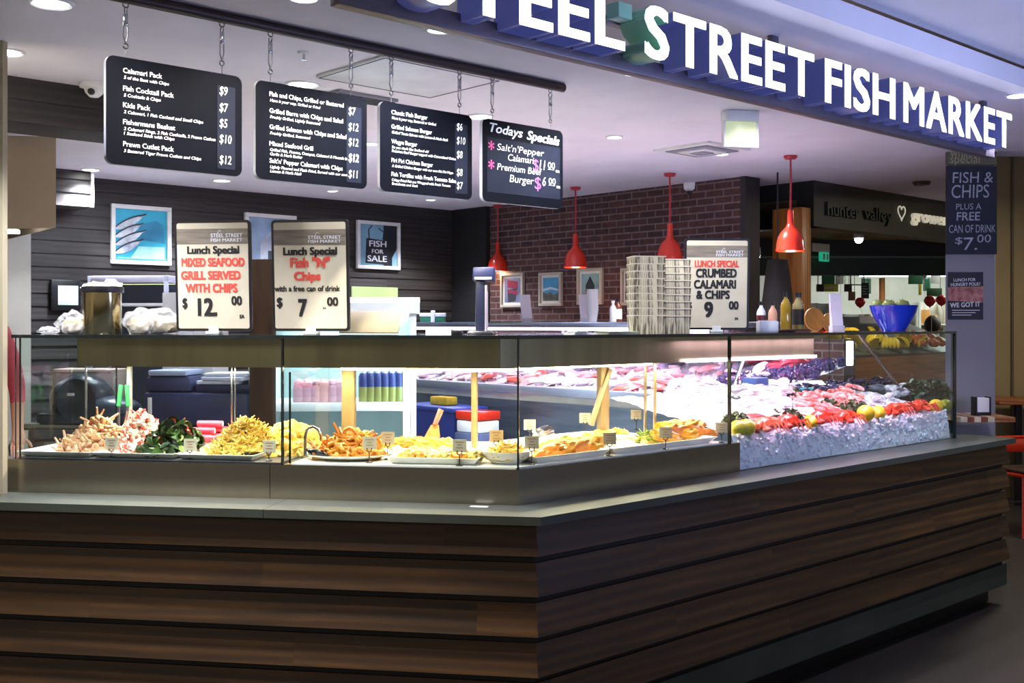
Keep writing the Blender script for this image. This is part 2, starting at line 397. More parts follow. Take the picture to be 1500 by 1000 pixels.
# the room seen past the left end
struct(MB().box(-4, 4.4, 0, 0.1, 0, ZC), 'wall_left_room', mat('pale_wall', 'c9c7b0', 'bfbda6', 2, .7), P(-2.4, 7.6), RU)
struct(MB().box(-0.16, 0.0, -0.03, 0.16, 0, 2.28), 'trim_2', mat('grey_door_frame', 'a9a79c', '9c9a90', 3, .5), P(ub0, VB), RU)
# narrow beige end wall at the extreme left, on the ledge
xl = q2(pq(7, 600, -0.05))[0]
struct(MB().box(xl - 0.35, xl, -0.062, -0.034, LEDGE + .001, ZC), 'wall_left', mat('beige_end', 'a79d84', '9b9178', 2, .6), O, RL)

# ------------------------------------------------------------------ counter
def corner(d): return -0.483 * d, -d              # (u, v) of the mitred corner at offset d in front of the case
def corner_w(d): a = corner(d); return P(*a)
XL = -2.2; UR = 3.46
def front_poly(d0, back_l, back_r, xl=XL, ur=UR):
    """counter outline: front offset d0, back lines at LY=back_l and V=back_r"""
    a = Q(xl, -d0); b = corner_w(d0); c = P(ur, -d0); d = P(ur, back_r); f = Q(xl, back_l)
    k = LY.dot(U); j = LY.dot(V); e = P((back_l - back_r * j) / k, back_r)
    return [a, b, c, d, e, f]
ctr = thing('service_counter', 'angled shop counter clad in dark lapped timber boards under a grey ledge', 'counter', O)
def rel(pts): return [(p.x - O.x, p.y - O.y) for p in pts]
M_ledge = mat('grey_ledge', '4d524a', '444841', 4, 0.33, 0.0)
xs = q2(pz(381, 748, LEDGE))[0]
pl = front_poly(0.215, 0.72, 0.72)
def cut_l(x, d): return Q(x, -d)
left = [Q(XL, -0.215), Q(xs - .001, -0.215), Q(xs - .001, 0.72), Q(XL, 0.72)]
right = [Q(xs + .001, -0.215)] + pl[1:5] + [Q(xs + .001, 0.72)]
for q in (left, right):
    MB().prism(rel(q), LEDGE - 0.028, LEDGE).build('ledge_top', M_ledge, ctr)
for side in (0, 1):
    mb = MB(); pitch = 0.1294
    for i in range(5):
        z0 = 0.21 + i * pitch; z1 = z0 + pitch
        db, dt = 0.192, 0.166
        if side == 0:
            def pt(d, e): w = corner_w(d) if e else Q(XL, -d); a = q2(w); return a
        else:
            def pt(d, e): w = P(UR - 0.02, -d) if e else corner_w(d); a = uv(w); return a
        (ax, ay), (bx, by), (cx, cy), (dx, dy) = pt(db, 0), pt(db, 1), pt(dt, 1), pt(dt, 0)
        (ex, ey), (fx, fy) = pt(0.15, 0), pt(0.15, 1)
        mb.add([(ax, ay, z0 + .026), (bx, by, z0 + .026), (cx, cy, z1), (dx, dy, z1), (ex, ey, z0 + .026), (fx, fy, z0 + .026), (ex, ey, z1), (fx, fy, z1)],
               [(0, 1, 2, 3), (4, 5, 1, 0), (3, 2, 7, 6), (0, 3, 6, 4), (1, 5, 7, 2)])
    mb.build('timber_cladding', M_cladding, ctr, smooth=0, rz=(RL if side == 0 else RU))
MB().prism(rel(front_poly(0.155, 0.70, 0.70, ur=UR - .03)), 0.09, LEDGE - 0.028).build('carcass', M_blackwood, ctr)
M_kick = mat('grey_green_kick', '4c5348', '434a40', 4, .45, .3)
MB().prism(rel(front_poly(0.176, 0.6, 0.6, ur=UR - .025)), 0.095, 0.2095).build('kickboard', M_kick, ctr)
MB().prism(rel(front_poly(0.10, 0.6, 0.6, ur=UR - .08)), 0.0, 0.095).build('recessed_base', M_black, ctr)

# ------------------------------------------------------------------ display cases
X0 = q2(pq(21, 600, 0))[0]; XS = q2(pq(413, 600, 0))[0]; US = uv(pv(1070, 600, 0))[0]; UE = uv(pv(1084, 660, 0))[0]; UG = uv(pv(1399, 600, 0))[0]
KU, KV = LY.dot(U), LY.dot(V)
def inner(dl, dr): return P((dl - dr * KV) / KU, dr)       # crossing of LY=dl with V=dr
case = thing('hot_food_display_case', 'angled glass fronted hot food and salad case on a brushed steel plinth', 'display case', O)
xj = q2(pz(404, 700, .95))[0]
MB().prism(rel([Q(X0 - .03, 0), Q(xj - .001, 0), Q(xj - .001, .72), Q(X0 - .03, .72)]), LEDGE, PLINTH).build('steel_plinth', M_steel, case)
MB().prism(rel([Q(xj + .001, 0), O, P(UE, 0), P(UE, .72), inner(.72, .72), Q(xj + .001, .72)]), LEDGE, PLINTH).build('steel_plinth', M_steel, case)
def pane(mb, a, b, z0, z1, t=0.008):
    d = (b - a).normalized(); n = Vector((-d.y, d.x, 0)) * t
    q = [a - O, b - O, b - O + n, a - O + n]
    v = [(p.x, p.y, z) for z in (z0, z1) for p in q]
    mb.add(v, [(0, 1, 5, 4), (2, 3, 7, 6)], 0); mb.add(v, [(1, 2, 6, 5), (3, 0, 4, 7), (4, 5, 6, 7), (3, 2, 1, 0)], 1)
def glasspane(a, b, z0, z1, par, name='glass_pane'):
    mb = MB(); pane(mb, a, b, z0, z1); return mb.build(name, [M_glass, M_edge], par, smooth=0)
g = 0.003
glasspane(Q(X0, .004), Q(XS - g, .004), PLINTH, GTOP - .012, case)
glasspane(Q(XS + g, .004), Q(-.003, .004), PLINTH, GTOP - .012, case)
glasspane(P(.003, .004), P(US - g, .004), PLINTH, GTOP - .012, case)
glasspane(Q(X0 + .01, .70), Q(X0 + .01, .014), PLINTH, GTOP - .012, case, 'end_glass')
glasspane(Q(XS + .02, .70), Q(XS + .02, .014), PLINTH + .004, GTOP - .13, case, 'divider_glass')
for p, w in ((Q(XS - .003, -.001), .006), (Q(-.004, -.001), .004), (P(US - .004, -.002), .007)):
    mb = MB(Mat(p - O, RL if w < .0065 else RU)); mb.box(0, w, 0, .014, PLINTH, GTOP - .012); mb.build('black_seal', M_edge, case)
# top shelf with black front edge
top = [Q(X0 - .01, -.004), P(-.002, -.004), P(US, -.004), P(US, .60), inner(.60, .60), Q(X0 - .01, .60)]
M_shelf = mat('dark_glass_shelf', '23282a', '1d2224', 3, 0.04, 0.0, spec=.8)
MB().prism(rel(top), GTOP - .012, GTOP, mside=1).build('top_shelf', [M_shelf, M_edge], case, smooth=0)
# canopy (heated gantry)
xc = q2(pq(113, 520, .2))[0]; uc = uv(pv(1192, 520, .2))[0]
def canopy(pts, name, z0=1.338):
    return MB().prism(rel(pts), z0, GTOP - .014).build(name, M_bronze, case, smooth=0)
canopy([Q(xc, .20), inner(.20, .20), P(uc, .20), P(uc, .50), inner(.50, .50), Q(xc, .50)], 'canopy')
mb = MB(); M_tube = mat('warm_tube', 'fff0d0', 'fff0d0', 4, .4, emit=6)
for a, b in ((Q(XS + .1, .36), Q(-.1, .36)), (P(0, .34), P(US - .1, .34))):
    d = b - a; mb.tube([a - O + Vector((0, 0, 1.330)), b - O + Vector((0, 0, 1.330))], .007, 8)
mb.build('heat_tube', M_tube, case)
# deck
MB().prism(rel([Q(X0 + .01, .012), Q(XS - .01, .012), Q(XS - .01, .70), Q(X0 + .01, .70)]), PLINTH, PLINTH + .006).build('deck', mat('dark_deck', '4b4d52', '3f4146', 5, .4, .4), case)
MB().prism(rel([Q(XS + .03, .012), P(0, .014), P(US - .01, .014), P(US - .01, .70), inner(.70, .70), Q(XS + .03, .70)]), PLINTH, PLINTH + .006).build('deck', M_tray, case)
# posts carrying the canopy
def post(px0, px1, py, y, name='post', m=M_gold, left=True, t=.03, z1=1.34, z0=PLINTH + .006):
    if left: a = q2(pq(px0, py, y))[0]; b = q2(pq(px1, py, y))[0]; fr = RL
    else: a = uv(pv(px0, py, y))[0]; b = uv(pv(px1, py, y))[0]; fr = RU
    mb = MB(Mat((0, 0, 0), fr)); mb.rbox(a, b, y, y + t, z0, z1, .004); return mb.build(name, m, case)
post(500, 519, 590, .50, left=True)
post(690, 698, 590, .52, left=True)
post(881, 893, 580, .50, left=False)
M_rod = mat('thin_rod', 'c8b48c', 'b7a37c', 6, .3, .8)
post(944, 948, 580, .46, 'rod', M_rod, False, .006); post(958, 962, 580, .40, 'rod', M_rod, False, .006)
post(124, 127, 580, .40, 'rod', M_chrome, True, .006); post(185, 191, 580, .48, 'rod', mat('pale_post', 'b5b3a2', 'a5a392', 4, .4), True, .02)
post(338, 340.5, 580, .46, 'rod', M_chrome, True, .005); post(343, 345, 580, .42, 'rod', M_chrome, True, .005)
a = pv(905, 540, .52); b = pv(871, 618, .52)
MB().tube([pv(893, 541, .5) - O, pv(866, 622, .5) - O], .014, 6).build('brace', M_gold, case)
a = q2(pq(465, 600, .3))[0]
# chrome bend of the drain pipe at the divider
pp = [pq(447, 667, .10), pq(447, 640, .10), pq(450, 629, .11), pq(458, 625, .12), pq(466, 629, .13), pq(470, 638, .14), pq(471, 645, .15)]
MB().tube([p - O for p in pp], .006, 10).build('pipe_hook', M_chrome, case)

sea = thing('seafood_display_case', 'glass fronted seafood case with bed of ice at the right end of counter', 'display case', O)
zs = LEDGE
glasspane(P(US + g, .004), P(UG, .004), zs, GTOP - .012, sea)
glasspane(P(UG - .01, .014), P(UG - .01, .75), zs, GTOP - .012, sea, 'end_glass')
mb = MB(Mat((0, 0, 0), RU)); mb.box(UG - .004, UG + .008, -.004, .014, zs, GTOP); mb.build('corner_seal', M_edge, sea)
MB().prism(rel([P(US + .001, -.004), P(UG + .01, -.004), P(UG + .01, .20), P(US + .001, .20)]), GTOP - .012, GTOP, mside=1).build('top_shelf', [M_shelf, M_edge], sea, smooth=0)
MB().prism(rel([P(US + .001, .201), P(uc + .08, .201), P(uc + .08, .60), P(US + .001, .60)]), GTOP - .012, GTOP, mside=1).build('top_shelf', [M_shelf, M_edge], sea, smooth=0)
mb = MB(); pane(mb, P(uc + .081, .201), P(UG, .201), GTOP - .01, GTOP - .004); mb.v = []; mb.f = []; mb.mi = []
mb.prism(rel([P(uc + .081, .201), P(UG + .01, .201), P(UG + .01, .60), P(uc + .081, .60)]), GTOP - .010, GTOP, mside=1); mb.build('glass_top', [M_glass, M_edge], sea, smooth=0)
# pinkish led strip under the canopy lip
mb = MB(Mat((0, 0, 0), RU)); mb.rbox(uv(pv(1005, 526, .19))[0], uc - .01, .175, .198, 1.336, 1.350, .003)
mb.build('led_strip', mat('pink_led', 'ffe6ff', 'ffe6ff', 4, .4, emit=4), sea)
mb = MB(Mat((0, 0, 0), RU)); us = uv(pv(1243, 530, .62))[0]; mb.rbox(us - .02, us + .02, .60, .625, 1.26, 1.40, .004); mb.build('led_bar', mat('white_led', 'ffffff', 'ffffff', 4, .4, emit=4), sea)
MB().tube([pv(1257, 488, .30) - O, pv(1336, 592, .62) - O], .009, 8).build('strut', mat('dull_strut', '8d7670', '80695f', 5, .35, .6), sea)
MB().tube([pv(1091, 520, .45) - O, pv(1070, 580, .75) - O], .010, 8).build('strut', M_chrome, sea)
# back arm of the seafood display, running away along the brick wall
arm = thing('back_seafood_counter', 'long steel fronted fish counter running in front of the brick wall', 'display case', O)
UA0, UA1, VA0, VA1 = 2.3, 3.45, 0.74, 4.25
mb = MB(Mat((0, 0, 0), RU)); mb.box(UA0 + .04, UA1, VA0, VA1, 0.0, 1.0); mb.build('cabinet', mat('blue_grey_steel', '6d7784', '5d6672', 3, .35, .7, stretch=(1, 1, 8)), arm)
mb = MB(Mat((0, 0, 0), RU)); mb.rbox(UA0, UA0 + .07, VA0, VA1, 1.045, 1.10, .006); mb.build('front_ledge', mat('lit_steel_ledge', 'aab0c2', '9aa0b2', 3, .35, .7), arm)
mb = MB(Mat((0, 0, 0), RU)); mb.box(UA0 + .05, UA1, VA0, VA1, 1.0, 1.06); mb.build('ice_tray', M_tray, arm)
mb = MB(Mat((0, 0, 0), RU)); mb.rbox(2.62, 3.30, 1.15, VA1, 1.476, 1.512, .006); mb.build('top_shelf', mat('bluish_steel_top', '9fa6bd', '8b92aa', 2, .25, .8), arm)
for v in (1.3, 2.7, 4.1):
    mb = MB(Mat((0, 0, 0), RU)); mb.rbox(2.95, 2.98, v, v + .03, 1.06, 1.476, .004); mb.build('shelf_post', M_chrome, arm)
mb = MB(Mat((0, 0, 0), RU)); mb.rbox(2.70, 2.76, 1.2, 4.2, 1.455, 1.474, .004); mb.build('led_strip', mat('pink_led', 'ffe6ff', None, 4), arm)

# ------------------------------------------------------------------ overhead: sign, rail, boards, downlights
def rail_u(px, py, v): return uv(pv(px, py, v))[0]
VS = -0.62
ZB = 2.285; CAPH = 0.158
sign = thing('shop_sign', 'long shop name sign of white lit block letters hung along the ceiling edge', 'sign', P(0, VS, 0), RU)
u0 = rail_u(527, 8, VS) ; u1 = rail_u(1481, 200, VS)
M_channel = mat('sign_channel', '6f6878', '645e6c', 4, .4, .5)
mb = MB(); mb.rbox(u0, u1 + .03, .085, .125, ZB - .03, ZB + .02, .004); mb.build('lower_rail', M_channel, sign)
mb = MB(); mb.rbox(u0, u1 + .02, .095, .125, ZB + .105, ZB + .125, .003); mb.build('upper_rail', M_channel, sign)
for px in (560, 1146, 1452):
    uu = rail_u(px, 60, VS + .1); mb = MB(); mb.rbox(uu - .02, uu + .02, .126, .15, ZB - .02, ZC, .004); mb.build('bracket', M_channel, sign)
M_letter = mat('lit_letter_face', 'ffffff', 'f4f4ff', 3, .4, emit=2.6, ecol='eef0ff')
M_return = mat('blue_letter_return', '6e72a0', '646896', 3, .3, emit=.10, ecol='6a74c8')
M_greenret = mat('green_reflection_paint', '9fdcc2', '90d0b4', 3, .3)  # green reflection painted into the S return, same colour on the plate
for word, a, b in (('STEEL', 612, 915), ('STREET', 944, 1192), ('FISH', 1208, 1311), ('MARKET', 1323, 1481)):
    ua, ub_ = rail_u(a, 100, VS), rail_u(b, 100, VS)
    ws = []
    for ch in word:
        vs, fs = textgeo(ch, .026, 0, .05, 1.0); ws.append(max(p[0] for p in vs) - min(p[0] for p in vs))
    gap = 0.075; k = (ub_ - ua) / (sum(ws) + gap * (len(word) - 1)); x = ua
    for i, ch in enumerate(word):
        mb = MB(); mb.text(ch, x, ZB, CAPH, .05, width=ws[i] * k, bold=.026, ext=.05)
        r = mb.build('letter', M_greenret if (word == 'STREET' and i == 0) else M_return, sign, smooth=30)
        mb = MB(); mb.text(ch, x, ZB, CAPH, -.0015, width=ws[i] * k, bold=.026); mb.build('letter_face', M_letter, r, smooth=0)
        x += (ws[i] + gap) * k
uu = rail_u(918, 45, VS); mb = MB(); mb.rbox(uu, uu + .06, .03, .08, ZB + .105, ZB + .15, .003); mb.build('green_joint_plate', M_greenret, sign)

VR = 0.56
ra, rb = rail_u(153, 10, VR), rail_u(825, 132, VR)
rail = tag(MB(Mat((0, 0, 0), 0)).tube([(ra, 0, 0), (rb, 0, 0)], .019, 12).build('hanging_rail', mat('dark_brown_pipe', '3b2a28', '312220', 6, .45), None, 35, None, P(0, VR, ZC - .0195), RU), 'dark brown pipe fixed to the ceiling that carries the menu boards', 'rail')
M_board = mat('blackboard', '0c0e15', '090a10', 6, .6, spec=.04)
M_rim = mat('board_rim', 'b9b9c0', 'a9a9b0', 6, .4)
M_chalk = mat('white_lettering', 'f2f2f4', 'e6e6ea', 40, .7)
M_pinkchalk = mat('pink_chalk', 'e04a8a', 'd04080', 40, .7)
M_purple = mat('violet_chalk', 'b05ad0', 'a04cc0', 40, .7)
M_panel = mat('slate_patch', '22252f', '1c1f29', 6, .6, spec=.04)
ZB0, ZB1 = 1.985, 2.315
def board(px0, px1, label, rows, hooks, special=False):
    a, b = rail_u(px0, 180, VR), rail_u(px1, 200, VR); w = b - a; h = ZB1 - ZB0
    t = thing('menu_board', label, 'menu board', P(a, VR, ZB0), RU, 'menu boards hanging from the rail')
    mb = MB(); mb.plate(rrect(0, w, 0, h, .025), -.006, .010, 0, 1, 1); mb.build('panel', [M_board, M_rim], t)
    if not special:
        mb = MB(); mb.plate(rrect(w * .805, w * .945, h * .06, h * .88, .004), -.0072, -.006, 0); mb.build('price_strip', M_panel, t)
        for (zt, title, tw, descs, price) in rows:
            m1, m2 = MB(), MB(); z = h * (1 - zt); m1.text(title, w * .115, z, h * .048, -.0075, width=w * tw, bold=.012)
            for i, (d, dw) in enumerate(descs):
                m2.text(d, w * .12, z - h * (.055 + .043 * i), h * .030, -.0075, width=w * dw, bold=.012, shear=.18)
            m1.build('dish_name', M_chalk, t, smooth=0); m2.build('description', M_chalk, t, smooth=0)
            p = MB(); p.text(price, w * .82, z - h * .065, h * .088, -.0085, sx=.72, bold=(.03 if price == '$12' and title.startswith('Mixed') else .002), shear=.12); p.build('price', M_chalk, t, smooth=0)
    else:
        mb = MB(); mb.plate(rrect(w * .055, w * .96, h * .12, h * .78, .004), -.0072, -.006, 0); mb.build('slate_area', M_panel, t)
        mb = MB(); mb.text('Todays', w * .08, h * .85, h * .115, -.0085, width=w * .40, shear=.25, bold=.02, rot=-.03); mb.text('Specials', w * .53, h * .825, h * .115, -.0085, width=w * .42, shear=.25, bold=.03, rot=-.03); mb.build('heading', M_chalk, t, smooth=0)
        mb = MB(); mb.text("Salt'n'Pepper", w * .17, h * .64, h * .085, -.0085, width=w * .58, shear=.15); mb.text('Calamari', w * .30, h * .53, h * .085, -.0085, width=w * .32, shear=.15)
        mb.text('Premium Beef', w * .17, h * .40, h * .085, -.0085, width=w * .55, shear=.15); mb.text('Burger', w * .32, h * .27, h * .095, -.0085, width=w * .30, shear=.15); mb.build('handwriting', M_chalk, t, smooth=0)
        mb = MB(); mb.text('11', w * .69, h * .47, h * .13, -.0085, shear=.2, sx=.8); mb.text('00', w * .80, h * .50, h * .085, -.0085, width=w * .09); mb.text('ea', w * .90, h * .46, h * .05, -.0085, width=w * .05)
        mb.text('6', w * .73, h * .27, h * .12, -.0085, shear=.2, sx=.8); mb.text('00', w * .81, h * .30, h * .085, -.0085, width=w * .09); mb.text('ea', w * .91, h * .26, h * .05, -.0085, width=w * .05); mb.box(w * .80, w * .88, -.0086, -.0084, h * .485, h * .49); mb.box(w * .81, w * .89, -.0086, -.0084, h * .285, h * .29); mb.build('prices', M_chalk, t, smooth=0)
        mb = MB(); mb.text('$', w * .61, h * .45, h * .15, -.0085, width=w * .07); mb.text('$', w * .63, h * .22, h * .16, -.0085, width=w * .08); mb.build('dollar_signs', M_purple, t, smooth=0)
        mb = MB(); mb.text('*', w * .065, h * .56, h * .18, -.0085, width=w * .07, bold=.01); mb.text('*', w * .065, h * .33, h * .18, -.0085, width=w * .07, bold=.01); mb.build('stars', M_pinkchalk, t, smooth=0)
    zr = ZC - .038 - ZB0
    for px in hooks:
        x = rail_u(px, 60, VR) - a; mb = MB()
        ring = lambda cz, r, ry=0: [(x + (0 if ry else r * math.cos(k * PI / 5)), (r * math.cos(k * PI / 5) if ry else 0), cz + r * math.sin(k * PI / 5)) for k in range(11)]
        mb.tube(ring(zr - .004, .009), .0022, 6, cap=False); mb.tube(ring(zr - .022, .010, 1), .0022, 6, cap=False)
        mb.rbox(x - .006, x + .006, -.006, .006, zr - .068, zr - .030, .002); mb.tube([(x - .006, 0, zr - .06), (x - .007, 0, zr - .10), (x, 0, zr - .122)], .002, 6); mb.tube([(x + .006, 0, zr - .06), (x + .007, 0, zr - .10), (x, 0, zr - .122)], .002, 6)
        mb.tube(ring(zr - .131, .008), .0022, 6, cap=False); mb.tube([(x, 0, zr - .139), (x, 0, h - .004)], .0018, 6)
        mb.build('hook_chain', M_chrome, t)
    return t
board(154, 353, 'leftmost black menu board headed Calamari Pack hung from the brown rail', [
    (.145, 'Calamari Pack', .275, [('5 of the Best with Chips', .32)], '$9'), (.31, 'Fish Cocktail Pack', .36, [('5 Cocktails & Chips', .26)], '$7'),
    (.465, 'Kids Pack', .19, [('2 Calamari, 1 Fish Cocktail and Small Chips', .575)], '$5'), (.62, 'Fishermans Basket', .37, [('2 Calamari Rings, 2 Fish Cocktails, 2 Prawn Cutlets', .67), ('1 Seafood Stick with Chips', .36)], '$10'),
    (.825, 'Prawn Cutlet Pack', .36, [('3 Battered Tiger Prawn Cutlets and Chips', .56)], '$12')], (184, 325))
board(373, 536, 'second black menu board headed Fish and Chips, Grilled or Battered', [
    (.145, 'Fish and Chips, Grilled or Battered', .66, [('Have it your way, Grilled or Fried', .44)], '$7'), (.315, 'Grilled Barra with Chips and Salad', .655, [('Freshly Grilled, Lightly Seasoned', .44)], '$12'),
    (.48, 'Grilled Salmon with Chips and Salad', .685, [('Freshly Grilled, Seasoned', .35)], '$12'), (.65, 'Mixed Seafood Grill', .38, [('Grilled Fish, Prawns, Octopus, Calamari & Mussels in', .69), ('Garlic & Herb Butler', .28)], '$12'),
    (.825, "Salt'n' Pepper Calamari with Chips", .65, [('Lightly Floured and Flash Fried, Served with our own', .69), ('Lemon & Herb Aioli', .27)], '$11')], (396, 514))
board(555, 690, 'third black menu board headed Classic Fish Burger', [
    (.13, 'Classic Fish Burger', .38, [('Have it your way, Battered or Grilled', .47)], '$6'), (.29, 'Grilled Salmon Burger', .43, [('Grilled Tassie Salmon with Lemon & Herb Aioli', .60)], '$10'),
    (.455, 'Wagyu Burger', .27, [("So you don't like Seafood eh!", .39), ('Premium Beef Burger topped with Caramelised Onion', .69)], '$8'), (.665, 'Piri Piri Chicken Burger', .44, [('A Grilled Chicken Burger with our own Piri Piri Mayo', .66)], '$8'),
    (.82, 'Fish Tortillas with Fresh Tomato Salsa', .70, [('Crispy Fried Fish pcs Wrapped with Fresh Tomato', .63), ('Bruschetta and Aioli', .27)], '$7')], (573, 673))
board(705, 823, 'rightmost black board with handwritten chalk specials and pink stars', [], (721, 806), True)

def downlight(px, py, r, power, label, group='ceiling downlights'):
    wide = 'just behind' in label or 'behind the last' in label
    p = pz(px, py, ZC)
    t = thing('downlight', label, 'ceiling light', (p.x, p.y, ZC), 0, group)
    MB().lathe([(r * .86, -.004), (r * 1.0, -.008), (r * 1.12, -.006), (r * 1.14, 0.0)], 24).build('trim_ring', M_white, t)
    MB().lathe([(0, -.0045), (r * .9, -.004)], 24).build('lens', M_lamp, t)
    lamp('downlight_lamp', 'SPOT', (p.x, p.y, ZC - .02), power * 5, COOL, r, (0, 0, 0), None, math.radians(150 if wide else 112), .55)
for px, py, r, w, lab in (
    (75, 4, .062, 26, 'large round downlight at the top left corner above the first board'), (8, 75, .062, 22, 'round downlight at the far left edge of ceiling'),
    (443, 123, .066, 26, 'large glowing downlight overlapping the top of the Fish and Chips board'), (704, 170, .062, 26, 'glowing downlight between the burger board and the chalk specials board'),
    (133, 248, .058, 18, 'downlight left of the Calamari Pack board near the timber box'), (325, 264, .062, 18, 'downlight just below the Calamari Pack board'),
    (545, 210, .042, 16, 'small downlight seen in the gap between second and third menu boards'), (487, 279, .040, 14, 'small downlight below the second menu board near back wall'),
    (631, 292, .040, 14, 'small downlight below the third menu board near back wall'), (900, 200, .042, 18, 'small downlight right of the chalk specials board'),
    (1057, 225, .042, 18, 'small downlight beside the square air vent'), (645, 42, .045, 13, 'small downlight just behind the letters of STEEL'),
    (930, 106, .042, 14, 'small downlight just behind the first S of STREET'), (1133, 152, .030, 1.5, 'tiny downlight behind the last letters of STREET'), (1492, 139, .05, 10, 'downlight cut by the right edge of picture')):
    downlight(px, py, r, w, lab)
# two unseen downlights added at the left to light the menu boards
for k in (1, 2):
    q = pz(645, 42, ZC); s = (pz(930, 106, ZC) - q).xy.length * .55; t = thing('downlight', 'small unseen downlight added left of the row behind the sign to light the boards', 'ceiling light', (q.x - U.x * s * k, q.y - U.y * s * k, ZC), 0, 'downlights added out of view at the left')
    MB().lathe([(.043, -.008), (.05, -.006), (.051, 0)], 20).build('trim_ring', M_white, t); MB().lathe([(0, -.0045), (.040, -.004)], 20).build('lens', M_lamp, t)
    lamp('downlight_lamp', 'SPOT', (t.location.x, t.location.y, ZC - .02), 42, (1, .93, .86), .045, (0, 0, 0), None, math.radians(150), .6)
# ------------------------------------------------------------------ things standing on the glass case
def price_sign(px0, px1, py0, py1, base, rz, label, inner_, lines, band, logo):
    """lines: (text, x0, x1, ytop, ybottom, ink) measured in the frame's own pixels"""
    w, h, fx0, fx1, fy0, fy1 = .302, .420, *inner_
    t = thing('price_sign', label, 'price sign', base, rz, 'lunch special signs')
    X = lambda x: (x - fx0) / (fx1 - fx0) * w - w / 2
    Z = lambda y: (fy1 - y) / (fy1 - fy0) * h + .012
    T = Mat((0, 0, 0), 0, math.radians(3))
    mb = MB(T); mb.plate(rrect(-w / 2, w / 2, .012, h + .012, .014), 0, .012, 0); mb.build('black_frame', M_black, t)
    mb = MB(T); mb.plate(rrect(-w / 2 + .010, w / 2 - .010, .022, h + .002, .008), -.0015, 0, 0); mb.build('card', M_card, t)
    mb = MB(T); mb.box(-w / 2 + .010, w / 2 - .010, -.0022, -.0015, Z(band[1]), Z(band[0])); mb.build('header_band', mat('taupe_band', '857a68', '6b6152', 30, .6, stretch=(.3, 1, 5)), t)
    mb = MB(T)
    zt, zb_ = Z(logo[2]), Z(logo[3]); xl_, wl = X(logo[0]), X(logo[1]) - X(logo[0])
    mb.text('STEEL STREET', xl_, (zt + zb_) / 2 + .001, (zt - zb_) * .46, -.003, width=wl, bold=.01); mb.text('FISH MARKET', xl_, zb_, (zt - zb_) * .42, -.003, width=wl, bold=.01)
    mb.tube([(xl_ + wl * .22, -.003, zt), (xl_ + wl * .27, -.003, zt + .012), (xl_ + wl * .33, -.003, zt + .006)], .0012, 5); mb.build('logo', M_white, t, smooth=0)
    for (s, x0, x1, y0, y1, ink) in lines:
        mb = MB(T); b = .050 if len(s) > 3 else .045
        if s.startswith('with'): b = .035
        mb.text(s, X(x0), Z(y1), Z(y0) - Z(y1), -.003, width=X(x1) - X(x0), bold=b); mb.build('price' if s[0] in '$0123456789' and len(s) < 4 else 'printed_line', M_red_ink if ink else M_ink, t, smooth=0)
    mb = MB(); mb.rbox(-.028, .028, -.02, .025, 0, .012, .003); mb.rbox(-.02, .02, -.008, -.004, .006, .03, .002); mb.build('acrylic_clip', mat('frosted_clip', 'cfd0c8', 'c3c4bc', 6, .25), t)
    return t
def qsign(px, py, y): p = pq(px, py, y); return Vector((p.x, p.y, GTOP))
def vsign(px, py, v): p = pv(px, py, v); return Vector((p.x, p.y, GTOP))
price_sign(254, 374, 323, 484, qsign(314, 480, .27), RL + .02, 'black framed lunch sign for mixed seafood grill served with chips, 12 dollars', (955, 1400, 275, 870),
    [('Lunch Special', 1030, 1335, 412, 452, 0), ('MIXED SEAFOOD', 995, 1365, 475, 520, 1), ('GRILL SERVED', 990, 1340, 545, 590, 1), ('WITH CHIPS', 1015, 1320, 613, 660, 1), ('$', 995, 1025, 690, 742, 0), ('12.', 1085, 1200, 690, 785, 0), ('00', 1283, 1345, 680, 728, 0), ('EA', 1330, 1358, 780, 800, 0)], (320, 402), (1170, 1355, 345, 390))
price_sign(395, 517, 322, 485, qsign(456, 480, .30), RL, "black framed lunch sign for Fish N Chips with a free can of drink, 7 dollars", (178, 612, 193, 802),
    [('Lunch Special', 245, 550, 342, 384, 0), ('Fish "N"', 283, 510, 398, 452, 1), ('Chips', 303, 455, 475, 522, 1), ('with a free can of drink', 192, 563, 552, 583, 0), ('$', 203, 237, 615, 668, 0), ('7', 325, 375, 622, 720, 0), ('00', 488, 552, 615, 662, 0), ('EA', 465, 483, 670, 680, 0)], (247, 332), (388, 572, 280, 320))
price_sign(1001, 1097, 346, 477, vsign(1049, 477, .36), math.radians(3), 'black framed lunch sign for crumbed calamari and chips, 9 dollars', (1150, 1492, 375, 847),
    [('LUNCH SPECIAL', 1203, 1437, 488, 522, 1), ('CRUMBED', 1210, 1425, 530, 575, 0), ('CALAMARI', 1200, 1422, 588, 632, 0), ('& CHIPS', 1213, 1390, 642, 685, 0), ('$', 1168, 1192, 697, 740, 0), ('9', 1255, 1303, 700, 780, 0), ('00', 1385, 1437, 697, 740, 0), ('EA', 1418, 1437, 782, 795, 0)], (412, 472), (1315, 1460, 437, 467))

def crumple(mb, c, r, seed, sub=3, amp=.55, mi=None):
    vs, fs = ico(sub); so = Vector((seed * 5.1, seed * 2.3, seed * 9.7)); out = []
    for p in vs:
        k = 1 + amp * noise.noise(p * 2.3 + so) + amp * .5 * abs(noise.noise(p * 6 + so)) + amp * .3 * noise.noise(p * 13 + so)
        q = Vector((p.x * r[0] * k, p.y * r[1] * k, p.z * r[2] * k)); q.z = max(q.z, -r[2] * .9); out.append((c[0] + q.x, c[1] + q.y, c[2] + q.z + r[2] * .9))
    return mb.add(out, fs, mi)
M_film = cloudy('clear_film', 'd6d6d4', .28, .12)
